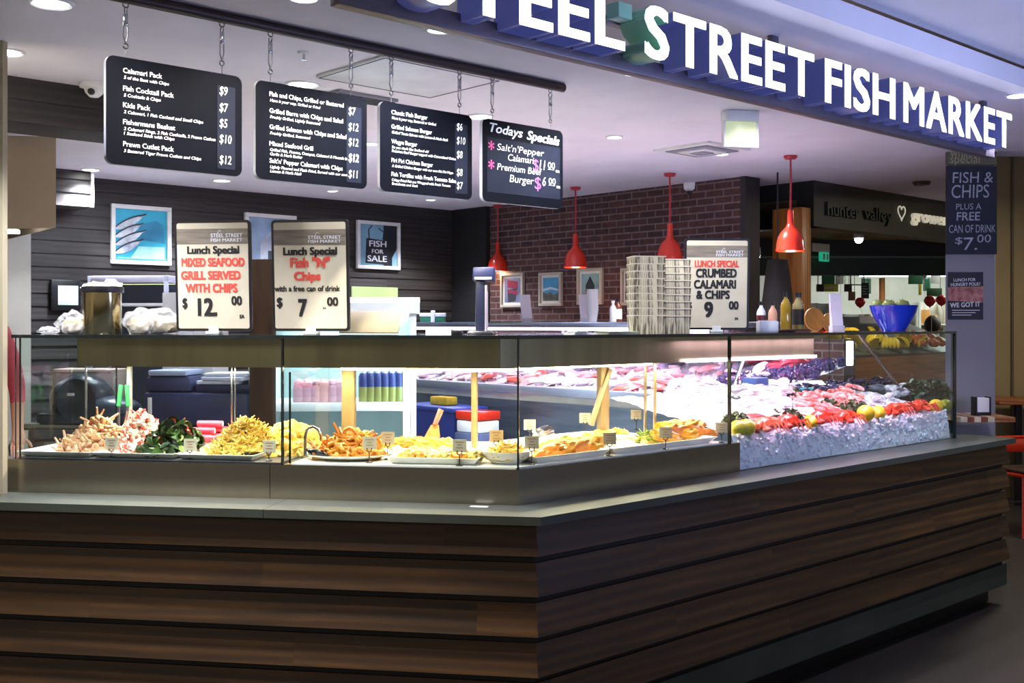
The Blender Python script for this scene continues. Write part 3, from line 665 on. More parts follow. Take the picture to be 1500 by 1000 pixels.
# steel canister
c = qsign(150, 480, .33); c.z = GTOP
t = thing('steel_canister', 'polished steel utensil canister with black rim on the glass shelf at left', 'canister', c)
MB().lathe([(0, 0), (.070, 0), (.072, .004), (.072, .172), (.069, .172), (.067, .01), (0, .01)], 36).build('body', mat('polished_steel', 'b0a078', 'a5956e', 2, .16, 1.0), t)
MB().lathe([(.066, .160), (.079, .162), (.081, .172), (.080, .185), (.066, .186)], 36).build('black_rim', M_black, t)
mb = MB(); crumple(mb, (-.02, 0, .160), (.045, .05, .022), 3); crumple(mb, (.035, .01, .160), (.035, .04, .026), 5); mb.build('bag_liner', mat('cream_bag', 'e6dcc4', 'd2c49e', 14, .5), t)
def film(px, py, y, r, seed, name, label, cat, inner=None, grp=None):
    p = qsign(px, py, y); t = thing(name, label, cat, p, RL, grp)
    mb = MB(); crumple(mb, (0, 0, 0), r, seed); mb.build('film', M_film, t, smooth=0)
    if inner:
        mb = MB(); crumple(mb, (0, 0, .002), (r[0] * .8, r[1] * .8, r[2] * .72), seed + 1, 3, .2); mb.build('contents', inner, t)
    return t
film(107, 484, .35, (.055, .05, .045), 11, 'plastic_bag', 'clear plastic bag of cream napkins left of the steel canister', 'bag', mat('cream_napkins', 'b8aa8c', '9a8b6b', 18, .7))
film(72, 480, .36, (.038, .03, .014), 21, 'plastic_wrap', 'loose scrap of clear plastic wrap on the far left of the shelf', 'wrap')
film(203, 484, .36, (.055, .05, .05), 31, 'plastic_bag', 'shiny clear plastic bag just right of the steel canister', 'bag', mat('pale_rolls', 'b5a684', '9c8d6a', 14, .6))
film(240, 482, .45, (.085, .06, .05), 41, 'plastic_bag', 'shiny plastic bag partly behind the mixed seafood grill sign', 'bag', mat('pale_rolls', 'd9cdae'))
# scale display on a pole
c = qsign(706, 480, .5); t = thing('scale_display', 'dark blue scale display head on a tall pole behind the case', 'scale', c, RL)
mb = MB(); mb.rbox(-.05, .05, -.04, .06, 0, .012, .004); mb.build('base', M_chrome, t)
mb = MB(); mb.rbox(-.024, .012, -.012, .012, .012, .205, .004); mb.build('pole', mat('navy_pole', '2d3048', '25283c', 4, .35), t)
mb = MB(); mb.rbox(.0125, .022, -.012, .012, .012, .19, .002); mb.build('pole_edge', mat('pale_edge', 'b3aab0', 'a39aa0', 4, .4), t)
mb = MB(Mat((0, 0, .205), 0, math.radians(-8))); mb.rbox(-.034, .050, -.022, .028, 0, .052, .006); mb.build('display_head', mat('navy_head', '343a63', '2a2f52', 4, .4), t)
mb = MB(Mat((0, 0, .205), 0, math.radians(-8))); mb.rbox(-.026, .042, -.0235, -.0222, .002, .012, .0005); mb.build('light_strip', M_white, t)
# label printer and tray behind
c = qsign(645, 484, .46); t = thing('label_printer', 'small white label printer lying behind the case near the scale pole', 'printer', c, RL)
mb = MB(); mb.prism([(-.05, -.035), (.05, -.035), (.05, .035), (-.05, .035)], 0, .018); mb.rbox(-.042, .03, -.03, .03, .018, .026, .004); mb.build('body', M_white, t)
mb = MB(); mb.rbox(.051, .085, -.03, .03, 0, .015, .003); mb.build('slot', M_black, t)
# two stacks of folded newsprint cartons
M_news = mat('newsprint', 'cfc3a3', '5e5440', 70, .7, stretch=(1.6, 1.6, .10), lo=.42, hi=.58)
M_newsrim = mat('carton_rim', 'd6cdb4', 'c3b99e', 12, .7)
def carton(name='newsprint_carton'):
    o = D.objects.new(name, None); COL.objects.link(o); o.empty_display_size = .05
    a, b, h = .062, .068, .075
    mb = MB()
    def fr(x, y, z): return [(-x, -y, z), (x, -y, z), (x, y, z), (-x, y, z)]
    v = fr(a, a * .8, 0) + fr(b, b * .8, h) + fr(b - .002, b * .8 - .002, h) + fr(a - .002, a * .8 - .002, .002)
    f = [(3, 2, 1, 0), (12, 13, 14, 15)]
    for k in range(4):
        j = (k + 1) % 4; f += [(k, j, 4 + j, 4 + k), (4 + k, 4 + j, 8 + j, 8 + k), (8 + k, 8 + j, 12 + j, 12 + k)]
    mb.add(v, f); mb.build('printed_body', M_news, o, smooth=0)
    mb = MB(); mb.add(fr(b + .001, b * .8 + .001, h - .003) + fr(b + .001, b * .8 + .001, h + .001), [(0, 1, 5, 4), (1, 2, 6, 5), (2, 3, 7, 6), (3, 0, 4, 7)]); mb.build('rim', M_newsrim, o, smooth=0)
    return o
first = carton(); used = False
for px, n, which in ((946, 9, 'left'), (985, 9, 'right')):
    p = vsign(px, 480, .27 if which == 'left' else .33)
    for k in range(n):
        o = first if not used else dup(first); used = True
        o.location = (p.x + random.uniform(-.002, .002), p.y, GTOP + k * .0305); o.rotation_euler.z = math.radians(8) + random.uniform(-.03, .03)
        tag(o, 'printed newsprint food carton nested in the %s one of the two tall carton stacks' % which, 'carton', 'cartons nested in the %s stack' % which)
# folded greaseproof papers
for k, (px, w, d, h, m, lab) in enumerate(((905, .10, .08, .010, 'c9cfae', 'flat pad of pale green greaseproof paper beside the carton stacks'), (880, .05, .06, .013, 'ecece6', 'crumpled white paper at the left end of the greaseproof pad'))):
    p = vsign(px, 486, .26); mb = MB()
    for j in range(6 if k == 0 else 4): mb.rbox(-w + random.uniform(-.004, .004), w * .9 + random.uniform(-.006, .006), -d / 2, d / 2, j * h / 6 + .0003, (j + .8) * h / 6, .0006, 1, M=Mat((0, 0, 0), random.uniform(-.06, .06)))
    if k: crumple(mb, (0, 0, .006), (.045, .03, .006), 8)
    tag(mb.build('paper_pad' if k == 0 else 'paper', mat('paper_' + m, m, None, 8, .7), None, 35, None, p - (U * .13 if k else Vector()), RU), lab, 'paper')
# sauce bottles and tray on the seafood shelf
def bottle(c, r, h, body, cap, label, lab_col=None, name='sauce_bottle', neck=.38):
    t = thing(name, label, 'bottle', c, RU)
    MB().lathe([(0, 0), (r * .95, 0), (r, .004), (r, h * .62), (r * .85, h * .70), (r * neck, h * .82), (r * neck, h * .9), (0, h * .9)], 20).build('body', body, t)
    MB().lathe([(r * neck * 1.35, h * .88), (r * neck * 1.35, h), (0, h)], 16).build('cap', cap, t)
    if lab_col: MB().lathe([(r * 1.015, h * .12), (r * 1.015, h * .55)], 20).build('label_band', lab_col, t)
    return t
M_oil = mat('olive_oil', 'a98a2e', '8d701f', 4, .08, coat=.6); M_maroon = mat('maroon_label', '6b1f2a', '591822', 6, .5); M_peach = mat('peach_plastic', 'dfa98c', 'd49a7c', 5, .35)
bt = [(1118, .022, .150, M_white, M_black, 'white squeeze bottle with maroon label right of the crumbed calamari sign', M_maroon), (1135, .022, .150, M_peach, M_black, 'peach coloured sauce bottle second from the calamari sign', None),
      (1151, .026, .185, M_oil, M_black, 'tall olive oil bottle with black cap on brown tray', None), (1169, .030, .185, mat('oil_green', '8f8350', '7a6e3e', 4, .12, coat=.5), M_black, 'wide oil bottle with dark label at the right end of the brown tray', M_ink)]
tray_c = vsign(1158, 480, .40); tray_c.z = GTOP
mb = MB(); mb.rbox(-.105, .105, -.05, .05, 0, .012, .003); tag(mb.build('sauce_tray', mat('brown_tray', '4a2f22', '3a241a', 6, .4), None, 35, None, tray_c, RU), 'flat brown tray under the oil bottles on the seafood shelf', 'tray')
for i, (px, r, h, m, cp, lab, lb) in enumerate(bt):
    c = vsign(px, 475, .40); c.z = GTOP + (.0125 if i >= 2 else 0.0); 
    if i < 2: c = vsign(px - 3, 475, .44)
    bottle(c, r, h, m, cp, lab, lb)
c = vsign(1124, 480, .28); mb = MB(); mb.rbox(-.05, .05, -.02, .02, 0, .052, .004); mb.rbox(-.042, .042, -.012, .012, .052, .056, .001); tag(mb.build('card_holder', M_white, None, 35, None, c, RU - .4), 'small white card box in front of the sauce bottles', 'box')
# leaning white menu stands
def leaflet(c, w, h, rz, label, lean=.18):
    t = thing('menu_stand', label, 'stand', c, rz, 'white leaning menu stands')
    mb = MB(Mat((0, 0, 0), 0, 0, -.0)); mb.add([(-w / 2 + lean * h * -.5, 0, h), (w / 2 + lean * h * -.5, 0, h), (w / 2, 0, 0), (-w / 2, 0, 0), (-w / 2 + lean * h * -.5, .012, h), (w / 2 + lean * h * -.5, .012, h), (w / 2, .03, 0), (-w / 2, .03, 0)],
        [(3, 2, 1, 0), (4, 5, 6, 7), (0, 1, 5, 4), (2, 3, 7, 6), (1, 2, 6, 5), (3, 0, 4, 7)]); mb.build('leaflets', mat('lilac_white_paper', 'e4e2ee', 'd8d6e4', 6, .6), t, smooth=0)
    mb = MB(); mb.rbox(-w / 2 - .004, w / 2 + .004, -.006, .036, 0, .03, .002); mb.build('holder', mat('clear_holder', 'c9cad6', 'bdbeca', 6, .3), t)
c = vsign(1228, 480, .42); leaflet(c, .065, .20, RU - .5, 'white leaflet stand left of the blue bowl')
ZS = 1.512
def asf(px, u): p = pu(px, 470, u); return Vector((p.x, p.y, ZS))
leaflet(asf(772, 2.95), .075, .20, RB + .6, 'white leaning stand in front of the leftmost framed brick wall picture')
leaflet(asf(857, 2.95), .06, .19, RB + .6, 'white leaning stand just left of the foam cup stack')
# stack of foam cups
c = asf(868, 2.86); first = None
for k in range(9):
    if first is None:
        first = MB().lathe([(0, 0), (.028, 0), (.040, .085), (.042, .088), (.038, .086), (.026, .004), (0, .004)], 24).build('foam_cup', M_white)
        o = first
    else: o = dup(first)
    o.location = (c.x, c.y, ZS + k * .0165); o.rotation_euler.x = 0
    tag(o, 'white foam cup nested in the tall stack before the brick wall', 'cup', 'nested foam cups on the back counter')
p = asf(905, 2.9); bottle(p, .028, .155, mat('brown_sauce', '7a3a22', '6a2f1a', 5, .3), M_black, 'brown sauce bottle with black cap left of the carton stacks', M_white)
p = asf(898, 2.86); bottle(p, .022, .14, M_white, M_white, 'slim white squeeze bottle beside the brown sauce bottle')
# green and white box at the far end
p = pu(634, 464, 3.0); mb = MB(); mb.rbox(-.10, .10, -.05, .05, 0, .045, .004); mb.build
t = thing('wipes_box', 'small green and white box far back left of the scale pole', 'box', (p.x, p.y, ZS), 0)
mb.build('body', mat('green_box', '1f7a5a', '196a4c', 5, .5), t); mb = MB(); mb.rbox(-.105, .105, -.055, .055, .045, .075, .006); mb.rbox(-.012, .02, -.06, .0, .0, .095, .003); mb.build('lid', M_white, t)
# blue bowl with pale green apples
c = vsign(1309, 480, .40); t = thing('fruit_bowl', 'deep cobalt blue bowl on the glass shelf at the right', 'bowl', c)
MB().lathe([(0, .0), (.066, 0), (.070, .010), (.098, .055), (.122, .105), (.132, .143), (.128, .145), (.118, .108), (.094, .06), (.066, .016), (0, .012)], 40).build('bowl', mat('cobalt_glaze', '1f3fd0', '1a37c0', 3, .12, coat=.7), t)
mA = mat('pale_green_apple', 'a9b56a', '93a052', 5, .35); mS = mat('stem_brown', '4a3420', '3a2818', 8, .7)
fr = None
for k, (dx, dy) in enumerate(((-.045, -.02), (.04, -.03), (.0, .05), (.075, .04), (-.07, .05))):
    if fr is None:
        fr = thing('green_apple', '', 'apple'); MB().lathe([(0, .008), (.018, 0), (.036, .018), (.040, .038), (.032, .058), (.014, .066), (0, .058)], 20).build('skin', mA, fr); MB().tube([(0, 0, .06), (.004, 0, .075)], .0016, 5).build('stem', mS, fr); o = fr
    else: o = dup(fr)
    o.location = c + Vector((dx, dy, .108)); o.rotation_euler = (random.uniform(-.3, .3), random.uniform(-.3, .3), k)
    tag(o, 'pale green apple heaped in the cobalt blue bowl', 'apple', 'apples in the blue bowl')
# round wooden serving boards
for k, (px, lab) in enumerate(((1192, 'round wooden serving board leaning behind the oil bottles'), (1214, 'smaller curved wooden board between the oil bottles and the white leaflet stand'))):
    c = vsign(px, 470, .50); r = .062 if k == 0 else .048; mb = MB(Mat((0, 0, r), RB + 1.2, math.radians(80)))
    mb.lathe([(0, 0), (r, 0), (r + .002, .006), (r, .012), (0, .012)], 28); tag(mb.build('serving_board', mat('honey_wood', 'a9752f', '8d5d22', 9, .45, stretch=(1, 8, 1)), None, 35, None, c), lab, 'board')

# ------------------------------------------------------------------ red pendant lamps, cameras, vents, exit light
VP_ = []
def pendant(px, py, drop, label):
    p = pz(px, py, ZC); t = thing('pendant_lamp', label, 'pendant lamp', (p.x, p.y, ZC), 0, 'red pendant lamps')
    MB().lathe([(0, -.022), (.032, -.020), (.040, -.010), (.040, 0)], 20).build('ceiling_rose', M_redcord, t)
    MB().tube([(0, 0, -.02), (.002, 0, -drop * .5), (0, 0, -drop + .02)], .0062, 8).build('cord', M_redcord, t)
    z = -drop
    R = .086
    MB().lathe([(.018, z + .01), (.021, z - .07), (.030, z - .095), (.055, z - .120), (.073, z - .150), (.082, z - .185), (R, z - .225), (R * 1.04, z - .232), (R * 1.04, z - .24), (R * .96, z - .24), (R * .93, z - .22), (.070, z - .165), (.05, z - .12), (.0, z - .10)], 32).build('lamp_shade', M_red, t)
    MB().ball((0, 0, z - .19), .026, 2).build('bulb', mat('warm_bulb', 'ffdca8', None, 4, emit=5), t)
    lamp('pendant_bulb_lamp', 'POINT', (p.x, p.y, ZC + z - .245), 1.2, (1, .75, .45), .03)
pendant(1158, 228, .34, 'nearest red dome pendant, hanging in front of the orange timber column')
pendant(981, 254, .35, 'red pendant hanging right above the newsprint carton stacks')
pendant(843, 274, .36, 'red pendant glowing at its rim, third from the right in front of brick wall')
pendant(729, 300, .33, 'farthest red pendant, above the scale display head')
def on_ceiling(px, py): p = pz(px, py, ZC); return Vector((p.x, p.y, ZC))
p = on_ceiling(138, 122); t = thing('dome_camera', 'white dome security camera under the ceiling left of the Calamari Pack board', 'security camera', p)
MB().lathe([(0, -.062), (.02, -.058), (.036, -.042), (.042, -.022), (.060, -.018), (.060, 0)], 24).build('housing', M_white, t); MB().ball((0, -.030, -.040), .016, 2).build('lens', M_black, t)
p = pz(1012, 268, ZC); t = thing('dome_camera', 'white dome camera at ceiling beside the end of the brick wall', 'security camera', p)
MB().lathe([(.0, -.062), (.03, -.06), (.050, -.045), (.054, 0)], 24).build('housing', M_white, t); MB().ball((0, 0, -.062), .034, 2).build('dark_dome', M_black, t)
p = on_ceiling(445, 76); t = thing('sprinkler', 'fire sprinkler head on ceiling above the second menu board', 'sprinkler', p)
MB().lathe([(0, -.008), (.02, -.008), (.026, 0)], 16).build('escutcheon', M_white, t); mb = MB(); mb.tube([(0, 0, -.005), (0, 0, -.030)], .005, 8); mb.lathe([(0, -.034), (.014, -.032), (.014, -.030), (0, -.029)], 12); mb.build('head', M_chrome, t)
p = on_ceiling(1350, 266); tag(MB().lathe([(0, -.03), (.05, -.026), (.062, -.012), (.062, 0)], 24).build('smoke_detector', mat('brown_detector', '4a3a30', '3e3028', 4, .5), None, 35, None, p), 'dark round smoke detector on the ceiling above growers lettering', 'detector')
p = Vector(pz(1272, 57, ZC + .09)); tag(MB().lathe([(0, -.004), (.05, -.006), (.058, 0)], 24).build('ceiling_speaker', mat('pale_speaker', 'b8bdd0', 'a8adc0', 4, .5), None, 35, None, p), 'round flush speaker in the bluish upper ceiling above FISH', 'speaker')
# ceiling panels and vents
p = on_ceiling(600, 112); t = thing('access_panel', 'square air outlet panel on ceiling above the burger board', 'air vent', p, RU)
mb = MB(); mb.rbox(-.30, .30, -.24, .24, -.012, 0, .004); mb.build('panel', M_white, t); mb = MB()
for s in (-1, 1): mb.box(-.29, .29, s * .23 - .003, s * .23 + .003, -.0135, -.012); mb.box(s * .29 - .003, s * .29 + .003, -.23, .23, -.0135, -.012)
mb.build('shadow_gap', M_dark, t)
p = on_ceiling(528, 141); t = thing('slot_diffuser', 'dark slotted air diffuser at the corner of the Fish and Chips board', 'air vent', p, RU)
mb = MB(); mb.rbox(-.16, .16, -.07, .07, -.015, 0, .003); mb.build('frame', mat('vent_frame', '8d8d98', '80808b', 4, .5), t)
for k in range(6): mb = MB(); mb.box(-.15, .15, -.058 + k * .021, -.048 + k * .021, -.018, -.015); mb.build('slat', M_dark, t)
p = on_ceiling(1028, 218); t = thing('square_diffuser', 'square louvred ceiling diffuser near the exit light', 'air vent', p, RU)
for k, s in enumerate((.20, .15, .10, .05)):
    mb = MB(); z = -.006 - .006 * k
    mb.prism([(-s, -s), (s, -s), (s, s), (-s, s)], z - .006, z + (.006 if k == 0 else .0)); mb.build('louvre', M_frame if k % 2 == 0 else mat('vent_frame', '8d8d98'), t)
p = pz(1084, 163, ZC); t = thing('exit_light', 'white framed exit light box with a blank pale green face under the ceiling', 'exit light', (p.x, p.y, ZC), .22)
mb = MB(); mb.rbox(-.085, .085, -.035, .035, -.05, 0, .006); mb.build('housing', M_white, t)
mb = MB(); mb.rbox(-.082, .082, -.012, .012, -.165, -.05, .004); mb.build('lit_panel', mat('pale_green_panel', 'ccd2ac', 'b4bb90', 5, .3, emit=.35, ecol='b9c293'), t)
mb = MB()
for s in (-1, 1): mb.box(s * .085 - .004, s * .085 + .004, -.016, .016, -.17, -.05)
mb.box(-.089, .089, -.016, .016, -.174, -.165); mb.build('frame', M_white, t)

# ------------------------------------------------------------------ framed pictures
def picture(a, b, z0, z1, rz, label, art, grp, fr=.03, m=M_frame, dep=.03):
    """a: lower left corner on the wall (world), b: width"""
    t = thing('framed_picture', label, 'picture', (a.x, a.y, z0), rz, grp); w = b; h = z1 - z0
    mb = MB(); mb.rbox(0, w, -dep, 0, 0, fr, .003); mb.rbox(0, w, -dep, 0, h - fr, h, .003); mb.rbox(0, fr, -dep, 0, fr, h - fr, .003); mb.rbox(w - fr, w, -dep, 0, fr, h - fr, .003); mb.build('frame', m, t)
    art(t, w, h, fr, -dep * .4)
    return t
def flat(t, name, pts, y, m): mb = MB(); mb.plate(pts, y, y + .002, 0); return mb.build(name, m, t, smooth=0)
C_ = lambda n, c, c2=None, s=9: mat(n, c, c2, s, .5)
def art_fish(t, w, h, f, y):
    flat(t, 'print', [(f, f), (w - f, f), (w - f, h - f), (f, h - f)], y, C_('turquoise_print', '39b4cc', '1f8fae', 3))
    for k, (pts, n, c, c2) in enumerate(((((.42, .42), (.95, .36), (.93, .72), (.78, .80), (.5, .72)), 'pale_teal', '2f86a8', '256f90'), (((.05, .05), (.3, .05), (.45, .28), (.95, .28), (.95, .05), (.97, .05), (.97, .03), (.05, .03)), 'aqua', 'aee5dc', '8fd0c6'))):
        flat(t, 'water_patch', [(f + (w - 2 * f) * x, f + (h - 2 * f) * z) for x, z in pts], y - .002 * (k + 1), C_(n, c, c2))
    mf = C_('silver_fish', 'dfe6ea', '8b97a5', 12); md = C_('fish_back', '39434f', '2c343f', 9)
    for k in range(4):
        x0, z0 = f + .005, h * (.42 + .135 * k); L_ = w * (.50 + .05 * (k % 2)); a = .45
        pts = []
        for i in range(9): s = i / 8; pts.append((s * L_, -.028 * math.sin(PI * min(1, s * 1.1 + .05)) ** .7))
        for i in range(8, -1, -1): s = i / 8; pts.append((s * L_, .020 * math.sin(PI * min(1, s * 1.05 + .05)) ** .7 + .001))
        q = [(min(w - f, x0 + x * math.cos(a) - z * math.sin(a)), min(h - f - .001, z0 + x * math.sin(a) + z * math.cos(a) - .10)) for x, z in pts]
        flat(t, 'fish', q, y - .006 - .001 * k, mf); q2_ = [(x, z + .012) for x, z in q[9:]] + [(x, z) for x, z in q[17:8:-1]]
        q2_ = [(min(w - f, x), min(h - f, z)) for x, z in q2_]; flat(t, 'fish_back', q2_, y - .0105 - .0004 * k, md)
def art_jetty(t, w, h, f, y):
    flat(t, 'print', [(f, f), (w - f, f), (w - f, h - f), (f, h - f)], y, C_('pale_blue_print', 'a9c4dc', '6f8fb0', 4))
    flat(t, 'boat_house', [(w * .3, f), (w * .75, f), (w * .75, h * .5), (w * .52, h * .72), (w * .3, h * .55)], y - .002, C_('pale_house', 'd5dde6', '9fb0c2', 6)); flat(t, 'doorway', [(w * .45, f), (w * .6, f), (w * .6, h * .4), (w * .45, h * .4)], y - .004, C_('dark_door', '35404c'))
def art_sale(t, w, h, f, y):
    flat(t, 'print', [(f, f), (w - f, f), (w - f, h - f), (f, h - f)], y, C_('sky_print', '86b4c8', '6a9cb4', 4))
    flat(t, 'dark_post', [(w * .62, f), (w * .82, f), (w * .82, h * .25), (w - f, h * .45), (w - f, h - f), (w * .62, h - f)], y - .002, C_('dark_post', '1c2228', '151a1f', 8))
    flat(t, 'slate_sign', [(w * .2, h * .12), (w * .74, h * .10), (w * .74, h * .60), (w * .22, h * .64)], y - .004, C_('slate', '232a30', '1a2026', 10))
    mb = MB(); mb.text('FISH', w * .28, h * .47, h * .13, y - .0055, width=w * .40, bold=.02); mb.text('FOR', w * .34, h * .33, h * .09, y - .0055, width=w * .27, bold=.02); mb.text('SALE', w * .24, h * .16, h * .13, y - .0055, width=w * .45, bold=.02); mb.build('lettering', M_chalk, t, smooth=0)
    mb = MB(); mb.tube([(w * .28, y - .005, h * .62), (w * .27, y - .005, h * .82), (w * .35, y - .005, h * .9)], .004, 5); mb.tube([(w * .5, y - .005, h * .85), (w * .62, y - .005, h * .78), (w * .6, y - .005, h * .62)], .004, 5); mb.build('rope', M_dark, t)
VW = VB - .012
def back_pic(px0, px1, py0, py1, label, art):
    a, b = pv(px0, py1, VW), pv(px1, py1, VW); z0 = a.z; z1 = pv(px0, py0, VW).z
    picture(a, (b - a).xy.length, z0, z1, RU, label, art, 'framed prints on the dark timber wall')
back_pic(161, 249, 298, 386, 'framed turquoise print of silver fish on the dark timber wall', art_fish)
back_pic(357, 432, 311, 402, 'pale blue framed print half hidden behind the two lunch signs', art_jetty)
back_pic(521, 584, 322, 393, 'framed print of a slate sign reading FISH FOR SALE', art_sale)
def art_brick(kind):
    def f_(t, w, h, f, y):
        flat(t, 'mount', [(f, f), (w - f, f), (w - f, h - f), (f, h - f)], y, C_('mount_card', 'd9d6cc', 'cfccc2')); g_ = f + .02
        P_ = lambda x, z: (g_ + (w - 2 * g_) * x, g_ + (h - 2 * g_) * z)
        base = {'sign': ('7f86a0', '555c78'), 'beach': ('4f9fc8', '3a86b0'), 'pier': ('8fb4b4', '5f8890'), 'dark': ('4a4a50', '2f2f36')}[kind]
        flat(t, 'print', [P_(0, 0), P_(1, 0), P_(1, 1), P_(0, 1)], y - .002, C_(kind + '_print', *base, 5))
        if kind == 'sign':
            flat(t, 'tower', [P_(.25, 0), P_(.7, .05), P_(.8, .6), P_(.2, .5)], y - .004, C_('tower_dark', '3a3844'))
            flat(t, 'red_sign', [P_(.2, .62), P_(.85, .55), P_(.85, .85), P_(.2, .93)], y - .0045, C_('sign_red', '8c2f48')); flat(t, 'red_sign', [P_(.2, .4), P_(.85, .3), P_(.85, .45), P_(.2, .55)], y - .0045, C_('sign_red', '8c2f48'))
        elif kind == 'beach':
            flat(t, 'rocks', [P_(0, 0), P_(1, 0), P_(1, .35), P_(.7, .25), (P_(.45, .4)), P_(.2, .3), P_(0, .4)], y - .004, C_('rock_grey', '6d6a62', '45433e', 18)); flat(t, 'cloud', [P_(0, .42), P_(.5, .5), P_(1, .42), P_(1, .5), P_(.5, .6), P_(0, .52)], y - .004, C_('cloud_white', 'c5d5dc'))
        elif kind == 'pier':
            flat(t, 'gable', [P_(.25, .3), P_(.75, .3), P_(.75, .55), P_(.5, .9), P_(.25, .55)], y - .004, C_('gable_dark', '2a2d32')); flat(t, 'deck', [P_(0, 0), P_(1, 0), P_(.8, .3), P_(.2, .3)], y - .0045, C_('deck_grey', '9a8f88'))
        else: flat(t, 'headland', [P_(0, 0), P_(1, 0), P_(1, .4), P_(.4, .55), P_(0, .3)], y - .004, C_('headland', '24242a'))
    return f_
def brick_pic(px0, px1, py0, py1, label, kind):
    a, b = pu(px0, py1, UBR - .002), pu(px1, py1, UBR - .002); z1 = pu((px0 + px1) / 2, py0, UBR).z; z0 = pu((px0 + px1) / 2, py1, UBR).z
    picture(a, (b - a).xy.length, z0, z1, RB, label, art_brick(kind), 'cream framed prints on the brick wall', .022, mat('cream_frame', 'b9b3a2', 'aaa493', 6, .5))
brick_pic(736, 769, 400, 450, 'leftmost print on the brick wall, showing a red lettered tower', 'sign')
brick_pic(792, 825, 399, 448, 'blue sky and rocks print, second on the brick wall', 'beach')
brick_pic(848, 885, 393, 446, 'print with a dark gable behind the foam cups', 'pier')
brick_pic(912, 950, 392, 447, 'print half hidden behind the carton stacks', 'dark')
# ------------------------------------------------------------------ food: pieces and heaps
def rnd(a, b): return random.uniform(a, b)
def flatrot(): return Euler((rnd(-.5, .5), rnd(-.5, .5), rnd(0, 6.3))).to_matrix().to_4x4()
def rot(): return Euler((rnd(0, 6.3), rnd(0, 6.3), rnd(0, 6.3))).to_matrix().to_4x4()
def p_chunk(mb, M, mi, s):
    mb.rbox(-s * .6, s * .6, -s * .45, s * .45, -s * .3, s * .3, s * .15, 1, mi, M @ rot())
def p_strip(mb, M, mi, s):
    a = rnd(.5, 1.6); pts = [(s * 1.6 * math.sin(a * (t - 1.5) * .6), s * 1.6 * (1 - math.cos(a * (t - 1.5) * .6)), (t - 1.5) * s * .3) for t in range(4)]
    mb.tube([(z * 3, x, y) for x, y, z in pts], [s * .16, s * .24, s * .24, s * .14], 5, mi, True, M @ flatrot())
def p_leaf(mb, M, mi, s):
    v = []
    for i in range(5):
        t = i / 4; w = s * .75 * math.sin(PI * min(.96, t * .9 + .08)); z = s * .5 * math.sin(2.2 * t) + rnd(-.1, .1) * s
        v += [(-w, s * 2 * (t - .5), z + s * .25), (0, s * 2 * (t - .5), z), (w, s * 2 * (t - .5), z + s * .25 * rnd(.4, 1.4))]
    f = []
    for i in range(4):
        for j in range(2): k = i * 3 + j; f.append((k, k + 1, k + 4, k + 3))
    mb.add(v, f, mi, M @ rot())
def p_ring(mb, M, mi, s):
    pts = [(s * math.cos(k * PI / 5), s * .85 * math.sin(k * PI / 5), .1 * s * math.sin(k * 1.7)) for k in range(11)]
    mb.tube(pts, s * .33, 6, mi, False, M @ rot())
def p_slice(mb, M, mi, s): mb.lathe([(0, -s * .12), (s, -s * .12), (s, s * .12), (0, s * .12)], 10, mi=mi, M=M @ rot())
def p_ball(mb, M, mi, s): mb.ball((0, 0, 0), (s, s * .85, s * .8), 1, .25, 2, rnd(0, 9), mi, M @ rot())
def heap(name, label, cat, c, rx, ry, h, kinds, n, mats, rz, seed=1, sq=1.6, peak=(0, 0), stuff=True, grp=None):
    random.seed(seed); mb = MB()
    def hz(x, y): q = ((x / rx - peak[0]) ** 2 + (y / ry - peak[1]) ** 2); return h * max(0.0, 1 - q ** (sq / 2) * .95)
    k = 14; vv = []; ff = []
    for i in range(k + 1):
        for j in range(24):
            r = i / k; x, y = rx * r * math.cos(j * PI / 12), ry * r * math.sin(j * PI / 12)
            vv.append((x, y, max(0, hz(x, y) * .9 + .012 * noise.noise(Vector((x * 40, y * 40, seed))))))
    for i in range(k):
        for j in range(24): ff.append((i * 24 + j, (i + 1) * 24 + j, (i + 1) * 24 + (j + 1) % 24, i * 24 + (j + 1) % 24))
    mb.add(vv, ff, 0)
    tot = sum(w for _, _, w, _ in kinds)
    for _ in range(n):
        r = math.sqrt(random.random()) * .98; a = rnd(0, 2 * PI); x, y = rx * r * math.cos(a), ry * r * math.sin(a)
        t = rnd(0, tot)
        for fn, mi, w, s in kinds:
            t -= w
            if t <= 0: break
        fn(mb, Matrix.Translation((x, y, hz(x, y) * .97 + s * .25)), mi, s * rnd(.75, 1.25))
    o = mb.build(name, mats, None, 40, None, c, rz); tag(o, label, cat, grp)
    if stuff: o['kind'] = 'stuff'
    return o
fm = lambda n, c, c2=None, s=30, r=.4: mat(n, c, c2, s, r)
F_tan = fm('tan_calamari', 'd8a97c', 'c48d5c'); F_tan2 = fm('tan_calamari_pale', 'dcb896', 'cc9c74'); F_pink = fm('crab_pink', 'ee8f80', 'e2695c'); F_wht = fm('crab_white', 'f3e6da', 'e5d0c2'); F_red = fm('chilli_red', 'cf2f28', 'b3231f')
F_lf = fm('salad_leaf', '4c6a28', '2f4a1a'); F_lf2 = fm('dark_leaf', '2e4520', '1e3016'); F_cuc = fm('cucumber', 'b6c07a', '9aa85c'); F_drk = fm('dark_greens', '2b2f20', '1f2218')
F_nood = fm('noodle_yellow', 'd8b864', 'c39d45'); F_yel = fm('potato_yellow', 'e2c25a', 'd4ac40'); F_org = fm('fried_orange', 'dd8f35', 'c87223'); F_gold = fm('fried_gold', 'dba23c', 'c2842a'); F_pat = fm('patty_cream', 'dcc878', 'c7ae58'); F_grn = fm('herb_green', '7d9a3c', '68842f')
PT = PLINTH + .006
def onL(px, y, z=PT): p = pq(px, 600, y); return Vector((p.x, p.y, z))
def onR(px, v, z=PT): p = pv(px, 600, v); return Vector((p.x, p.y, z))
